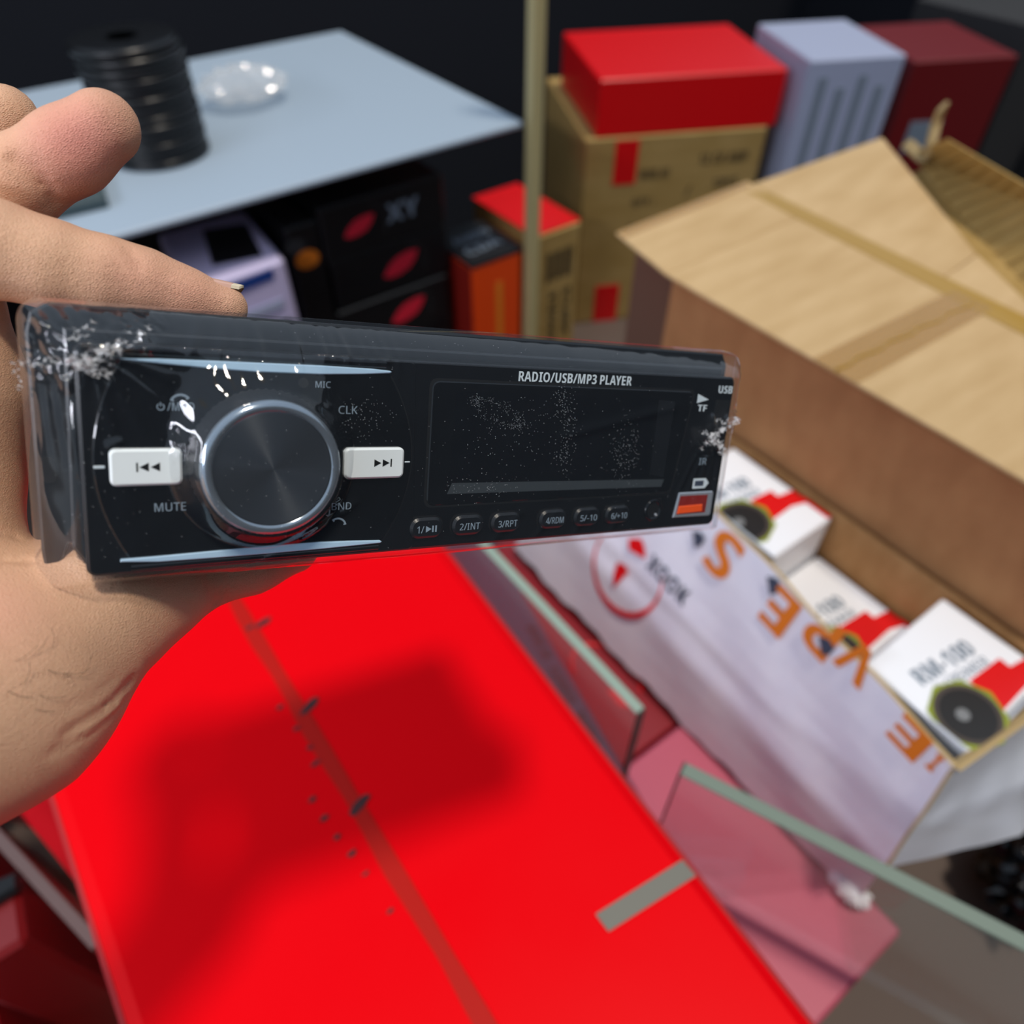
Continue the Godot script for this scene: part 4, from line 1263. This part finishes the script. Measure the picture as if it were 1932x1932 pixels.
func lint_mesh() -> ArrayMesh:
	var s := st_new()
	var add := func(n: int, cu: float, cv: float, su: float, sv: float, big: float) -> void:
		for i in n:
			var u := cu + rng.randfn() * su
			var v := cv + rng.randfn() * sv
			if u < -7.0 or u > 186.0 or v < 0.6 or v > 55.0:
				continue
			speck(s, u, v, rng.randf_range(0.12, 0.34) * big, rng.randf_range(0.05, 0.09) * big, rng.randf() * TAU)
	add.call(260, 95, 26, 60, 16, 1.0)
	# dusty ring on the screen
	for i in 300:
		var a := rng.randf() * TAU
		var r := 1.0 + rng.randfn() * 0.16
		speck(s, 98.0 + 7.5 * r * cos(a) - 2.0 * sin(a), 37.5 + 3.2 * r * sin(a) - 2.2 * cos(a), rng.randf_range(0.08, 0.26), 0.06, rng.randf() * TAU)
	add.call(120, 103, 32, 8, 5, 1.1)
	add.call(150, 121, 30, 1.8, 7, 1.0)
	add.call(90, 118, 41, 2.0, 3, 1.0)
	add.call(190, 143, 25, 3.4, 5, 0.9)
	add.call(90, 96, 17, 7, 2.0, 1.0)
	add.call(90, 61, 36, 4, 3.5, 1.0)
	add.call(40, 3, 20, 4, 14, 0.9)
	add.call(60, 92, 55.0, 40, 0.8, 0.8)
	add.call(70, 20, 25, 20, 14, 0.8)
	return done(s)

func torn_glint_mesh() -> ArrayMesh:
	# torn film flakes, white for sun glints, along the upper left corner and a small one at the right end
	var s := st_new()
	for run in [[Vector2(0, 46), Vector2(8, 50), 26, 1.7], [Vector2(1, 46), Vector2(5, 44), 16, 1.5], [Vector2(7, 47), Vector2(5, 43), 9, 0.9], [Vector2(-1, 50), Vector2(4, 54), 9, 1.1], [Vector2(-10.2, 44.5), Vector2(4, 47.5), 26, 1.0], [Vector2(4, 47.5), Vector2(15, 54.5), 22, 1.2], [Vector2(-10.4, 44.5), Vector2(-10.0, 38.5), 10, 0.7], [Vector2(174, 28), Vector2(187, 37), 46, 1.6], [Vector2(175, 32), Vector2(184, 26), 34, 1.7], [Vector2(179, 36), Vector2(188, 36), 20, 1.0]]:
		var a: Vector2 = run[0]
		var b: Vector2 = run[1]
		for i in run[2]:
			var t: float = float(i) / run[2]
			var c: Vector2 = a.lerp(b, t) + Vector2(rng.randf_range(-0.7, 0.7), rng.randf_range(-0.8, 0.8)) * run[3]
			var h := film_h(clampf(c.x, -9.0, 186.0), clampf(c.y, -5.0, 57.0)) + 0.1
			var p := Vector3(c.x, c.y, h)
			for m in 5:
				var q1: Vector3 = p + Vector3(rng.randf_range(-0.9, 0.9), rng.randf_range(-0.5, 0.5), rng.randf_range(0.0, 0.7)) * run[3]
				var q2: Vector3 = p + Vector3(rng.randf_range(-0.5, 0.5), rng.randf_range(-0.7, 0.7), rng.randf_range(0.0, 0.8)) * run[3]
				tri(s, p * 0.001, q1 * 0.001, q2 * 0.001, (p - Vector3(0, 0, 3)) * 0.001)
	return done(s)

# ------------------------------------------------------------------ the hand: one continuous skin from a smooth field of tapered bones
var bones := []

func chain(pts: Array, k: float) -> void:
	for i in pts.size() - 1:
		bones.append([pts[i][0], pts[i + 1][0], pts[i][1], pts[i + 1][1], k])

func J(x: float, y: float, z: float, r: float) -> Array:
	return [Vector3(x, y, z), r]

func hand() -> void:
	# joints in the stereo's own millimetres: u right, v up, w out of the face
	bones = []
	chain([J(-78, -37.8, 20, 33), J(-53.7, -36.7, 0, 30), J(-20.6, -28.9, -15, 28.5)], 8.0)           # forearm and wrist
	chain([J(-20.6, -28.9, -15, 28.0), J(1.5, -16.2, -22, 19.0), J(14.5, -14.6, -28, 13.6), J(28.3, -12.2, -33, 9.6), J(40.7, -10.9, -35, 9.2), J(53.3, -9.0, -36, 7.4)], 5.0)   # thumb
	chain([J(-34.1, -25.9, -25, 26), J(-31.8, 15.3, -48, 18), J(-29.5, 33.1, -50, 18.5), J(-29, 52, -52, 16)], 8.0)     # palm
	chain([J(-34, 50, -52, 15), J(-24.8, 70.0, -48, 12.5), J(-13.2, 67.3, -40, 10.4), J(-2.9, 65.1, -37, 9.7), J(7.9, 63.5, -35, 9.0), J(16.4, 62.4, -34, 8.1), J(24.6, 60.4, -33, 6.9), J(34.4, 58.6, -32, 5.6)], 3.5)   # index
	chain([J(-36, 42, -74, 14), J(-22.5, 66.0, -66, 11.5), J(-8.0, 85.3, -57, 9.6), J(1.9, 92.6, -53, 9.6), J(9.4, 99.0, -50, 8.6)], 3.0)   # middle
	chain([J(-40, 44, -92, 13), J(-27, 76, -88, 10), J(-19.5, 90.8, -82, 8.8), J(-11.5, 101.5, -76, 7.8)], 3.0)   # ring
	chain([J(-42, 36, -104, 11), J(-32, 64, -108, 8.6), J(-24, 80, -102, 7.4), J(-18, 90, -96, 6.6)], 3.0)   # little
	chain([J(-33, 16, -48, 17), J(-40, 44, -92, 13)], 8.0)
	var o := thing("hand", "bare left hand and wrist gripping the shrink-wrapped stereo, thumb below, finger on top", "hand")
	o.transform = stereo_frame()
	var cell := 1.25
	var lo := Vector3(-118, -80, -128)
	var hi := Vector3(68, 120, 60)
	var nx := int((hi.x - lo.x) / cell)
	var ny := int((hi.y - lo.y) / cell)
	var nz := int((hi.z - lo.z) / cell)
	var f := PackedFloat32Array()
	f.resize(nx * ny * nz)
	f.fill(1000.0)
	for b in bones:
		var a: Vector3 = b[0]
		var c: Vector3 = b[1]
		var ra: float = b[2]
		var rb: float = b[3]
		var kk: float = b[4]
		var pad := maxf(ra, rb) + kk + 3.0
		var mn := (a.min(c) - Vector3.ONE * pad - lo) / cell
		var mx := (a.max(c) + Vector3.ONE * pad - lo) / cell
		var ba := c - a
		var ll := 1.0 / ba.length_squared()
		var dr := rb - ra
		var inv := 1.0 / kk
		for z in range(maxi(0, int(mn.z)), mini(nz, int(mx.z) + 1)):
			for y in range(maxi(0, int(mn.y)), mini(ny, int(mx.y) + 1)):
				var base := (z * ny + y) * nx
				for x in range(maxi(0, int(mn.x)), mini(nx, int(mx.x) + 1)):
					var pa := Vector3(x, y, z) * cell + lo - a
					var h := clampf(pa.dot(ba) * ll, 0.0, 1.0)
					var d := (pa - ba * h).length() - ra - dr * h
					var e := f[base + x]
					var q := maxf(kk - absf(e - d), 0.0) * inv
					f[base + x] = minf(e, d) - q * q * kk * 0.25
	# creases pressed into the field and small folds raised from it: polyline, width, depth
	var grooves := [
		[[Vector3(7.5, -28.5, -4), Vector3(2.7, -30.7, 2.3), Vector3(-1.1, -30.8, 6.3), Vector3(-5.5, -31.4, 9.2)], 1.2, 0.85],
		[[Vector3(6.3, -33.2, -4), Vector3(1.5, -34.0, 3.0), Vector3(-2.8, -34.7, 7.1), Vector3(-8.2, -34.2, 11)], 1.1, 0.5],
		[[Vector3(5.0, -31.8, -1), Vector3(1.6, -32.4, 2.8), Vector3(-2.6, -32.8, 6.6)], 1.4, -0.6],
		[[Vector3(4.5, -24.6, 1.0), Vector3(-0.3, -25.8, 5.5), Vector3(-4.8, -25.5, 8.6)], 1.0, 0.3],
		[[Vector3(27.3, -8.0, -21.5), Vector3(28.0, -13.7, -20.2), Vector3(29.4, -19.2, -23.4)], 0.8, 0.9],
		[[Vector3(29.9, -9.0, -23), Vector3(30.3, -13.8, -21.8), Vector3(30.8, -18.6, -24.2)], 0.8, 0.9],
		[[Vector3(32.8, -9.5, -24), Vector3(33.1, -14.4, -23.3), Vector3(33.7, -18.6, -26)], 0.8, 0.7],
		[[Vector3(-9.2, 88.0, -47), Vector3(-5.8, 85.2, -46.1), Vector3(-3.5, 83.6, -46.8), Vector3(-2.0, 79.5, -50)], 1.3, 1.5],
		[[Vector3(-5.6, 87.4, -45.4), Vector3(-4.0, 84.4, -46.4), Vector3(-2.6, 81.4, -48.4)], 0.9, 0.7],
		[[Vector3(12.6, 70.0, -29), Vector3(13.8, 67.9, -26.7), Vector3(14.4, 66.2, -25.8)], 0.8, 0.5],
		[[Vector3(-18, 0.8, -13.8), Vector3(-14.1, 0.6, -16.4), Vector3(-10.6, 0.0, -14.0)], 1.0, 0.7],
		[[Vector3(-18, 5.2, -25), Vector3(-13.9, 2.6, -27.2)], 1.0, 0.6]]
	for g in grooves:
		var pl: Array = g[0]
		for k in pl.size() - 1:
			var a: Vector3 = pl[k]
			var c: Vector3 = pl[k + 1]
			var mn := (a.min(c) - Vector3.ONE * 6.0 - lo) / cell
			var mx := (a.max(c) + Vector3.ONE * 6.0 - lo) / cell
			for z in range(maxi(0, int(mn.z)), mini(nz, int(mx.z) + 1)):
				for y in range(maxi(0, int(mn.y)), mini(ny, int(mx.y) + 1)):
					for x in range(maxi(0, int(mn.x)), mini(nx, int(mx.x) + 1)):
						var p := Vector3(x, y, z) * cell + lo
						var h := clampf((p - a).dot(c - a) / (c - a).length_squared(), 0.0, 1.0)
						if (h >= 1.0 and k < pl.size() - 2) or (h <= 0.0 and k > 0):
							continue
						var d: float = (p - a - (c - a) * h).length()
						f[(z * ny + y) * nx + x] += g[2] * exp(-d * d / (g[1] * g[1] * 2.0))
	# surface nets
	var verts := PackedVector3Array()
	var cols := PackedColorArray()
	var nors := PackedVector3Array()
	var id := {}
	var sx := 1
	var sy := nx
	var sz := nx * ny
	var off := [0, sx, sy, sx + sy, sz, sz + sx, sz + sy, sz + sx + sy]
	var cor := [Vector3(0, 0, 0), Vector3(1, 0, 0), Vector3(0, 1, 0), Vector3(1, 1, 0), Vector3(0, 0, 1), Vector3(1, 0, 1), Vector3(0, 1, 1), Vector3(1, 1, 1)]
	var edges := [[0, 1], [2, 3], [4, 5], [6, 7], [0, 2], [1, 3], [4, 6], [5, 7], [0, 4], [1, 5], [2, 6], [3, 7]]
	var blush := [[Vector3(4, 93, -42), 13.0, 0.85], [Vector3(26, 58, -26), 12.0, 0.35], [Vector3(-18, 2, 6), 13.0, 0.45], [Vector3(12, 64, -28), 8.0, 0.25], [Vector3(50, -8, -30), 12.0, 0.4]]
	var tone := noise(0.03, FastNoiseLite.TYPE_SIMPLEX_SMOOTH, 12, 4)
	for z in nz - 1:
		for y in ny - 1:
			var base := z * sz + y * sy
			for x in nx - 1:
				var i := base + x
				var v0 := f[i]
				if absf(v0) > 4.0:
					continue
				var mask := 0
				for c in 8:
					if f[i + off[c]] < 0.0:
						mask |= 1 << c
				if mask == 0 or mask == 255:
					continue
				var sum := Vector3.ZERO
				var n := 0
				for e in edges:
					var m0: int = (mask >> e[0]) & 1
					if m0 != (mask >> e[1]) & 1:
						var a := f[i + off[e[0]]]
						var b := f[i + off[e[1]]]
						var ca: Vector3 = cor[e[0]]
						sum += ca.lerp(cor[e[1]], a / (a - b))
						n += 1
				var q := sum / n
				id[i] = verts.size()
				var p := (Vector3(x, y, z) + q) * cell + lo
				verts.append(p * 0.001)
				# gradient inside the cell
				var gx := lerpf(lerpf(f[i + 1] - v0, f[i + sy + 1] - f[i + sy], q.y), lerpf(f[i + sz + 1] - f[i + sz], f[i + sz + sy + 1] - f[i + sz + sy], q.y), q.z)
				var gy := lerpf(lerpf(f[i + sy] - v0, f[i + sy + 1] - f[i + 1], q.x), lerpf(f[i + sz + sy] - f[i + sz], f[i + sz + sy + 1] - f[i + sz + 1], q.x), q.z)
				var gz := lerpf(lerpf(f[i + sz] - v0, f[i + sz + 1] - f[i + 1], q.x), lerpf(f[i + sz + sy] - f[i + sy], f[i + sz + sy + 1] - f[i + sy + 1], q.x), q.y)
				nors.append(Vector3(gx, gy, gz).normalized())
				var col := Color(0.77, 0.45, 0.28)
				var tn := tone.get_noise_3dv(p)
				col = col * (1.0 + 0.10 * tn)
				for bl in blush:
					var bd: float = p.distance_to(bl[0]) / bl[1]
					col = col.lerp(Color(0.84, 0.32, 0.26), bl[2] * exp(-bd * bd))
				cols.append(col)
	var idx := PackedInt32Array()
	for i in id:
		var v := f[i] < 0.0
		for ax in 3:
			var s: int = [sx, sy, sz][ax]
			if (f[i + s] < 0.0) == v:
				continue
			var s1: int = [sy, sz, sx][ax]
			var s2: int = [sz, sx, sy][ax]
			if not (id.has(i - s1) and id.has(i - s2) and id.has(i - s1 - s2)):
				continue
			var a: int = id[i]
			var b: int = id[i - s1]
			var c: int = id[i - s1 - s2]
			var d: int = id[i - s2]
			if v:
				idx.append_array([a, c, b, a, d, c])
			else:
				idx.append_array([a, b, c, a, c, d])
	var arr := []
	arr.resize(Mesh.ARRAY_MAX)
	var tilt := Basis(Vector3.BACK, -deg_to_rad(28.0))   # the crease pattern runs along the skin's own slanted axis
	for i in verts.size():
		verts[i] = tilt * verts[i]
		nors[i] = tilt * nors[i]
	arr[Mesh.ARRAY_VERTEX] = verts
	arr[Mesh.ARRAY_NORMAL] = nors
	arr[Mesh.ARRAY_COLOR] = cols
	arr[Mesh.ARRAY_INDEX] = idx
	var am := ArrayMesh.new()
	am.add_surface_from_arrays(Mesh.PRIMITIVE_TRIANGLES, arr)
	var skin := part(o, "skin", am, M["skin"])
	skin.rotation.z = deg_to_rad(28.0)
	# a few dark hairs over the wrist
	var hs := st_new()
	for q in [[-10.7, -13.2, 7.3, 30], [-8.1, -16.5, 8.0, -40], [-12.2, -17.8, 10.6, 55], [-9.7, -20.7, 10.7, -35], [-5.4, -18.3, 7.3, -20], [-13.4, -13.4, 8.4, 15], [-2.5, -20.0, 6.0, 40], [-14.9, -18.0, 11.8, -50], [-7.0, -13.0, 5.4, 70], [-11.5, -22.5, 11.4, -45]]:
		var path := []
		var dr := Vector3(cos(deg_to_rad(q[3])), sin(deg_to_rad(q[3])), 0.0)
		for i in 6:
			var t := i / 5.0
			path.append((Vector3(q[0], q[1], q[2]) + dr * t * 4.5 + Vector3(-dr.y, dr.x, 0) * t * t * 1.6 + Vector3(0, 0, 0.25 + 0.5 * t - 1.1 * t * t * absf(dr.x))) * 0.001)
		add_tube(hs, path, 0.00004, 5)
	var hr := part(o, "wrist_hair", done(hs), M["hair"])
	hr.set_meta("kind", "stuff")
	# nail of the finger on top
	var nm := st_new()
	var nt := st_new()
	var a := Vector3(26.4, 66.3, -35.0)
	var b := Vector3(39.4, 64.6, -33.6)
	var dirn := (b - a).normalized()
	var side := dirn.cross(Vector3(0, 0.95, -0.3)).normalized()
	var nn := side.cross(dirn).normalized()
	var np := func(i: int, j: int) -> Vector3:
		var t := i / 12.0
		var ang := lerpf(-1.0, 1.0, j / 10.0)
		var wd := 5.2 * (1.0 - 0.25 * pow(absf(t - 0.35) * 1.5, 2.0))
		var lng := t * (a.distance_to(b) - 1.4 * ang * ang)
		return (a + dirn * lng + side * sin(ang) * wd + nn * (cos(ang) - 1.0) * wd * 0.8 - nn * 0.25) * 0.001
	for i in 12:
		for j in 10:
			var s := nt if i >= 10 else nm
			var inn: Vector3 = (a + b) / 2 * 0.001 - nn * 0.01
			quad(s, np.call(i, j), np.call(i + 1, j), np.call(i + 1, j + 1), np.call(i, j + 1), inn)
			if j == 0 or j == 9:
				var je := 0 if j == 0 else 10
				var drop := -nn * (0.0022 if i < 10 else 0.0008)
				quad(s, np.call(i, je), np.call(i + 1, je), np.call(i + 1, je) + drop, np.call(i, je) + drop, inn + nn * 0.01)
			if i == 11:
				quad(s, np.call(12, j), np.call(12, j + 1), np.call(12, j + 1) - nn * 0.0007, np.call(12, j) - nn * 0.0007, a * 0.001)
	var nail := part(o, "fingernail", done(nm), M["nail"])
	part(nail, "nail_tip", done(nt), M["nail_tip"])
	bones = []
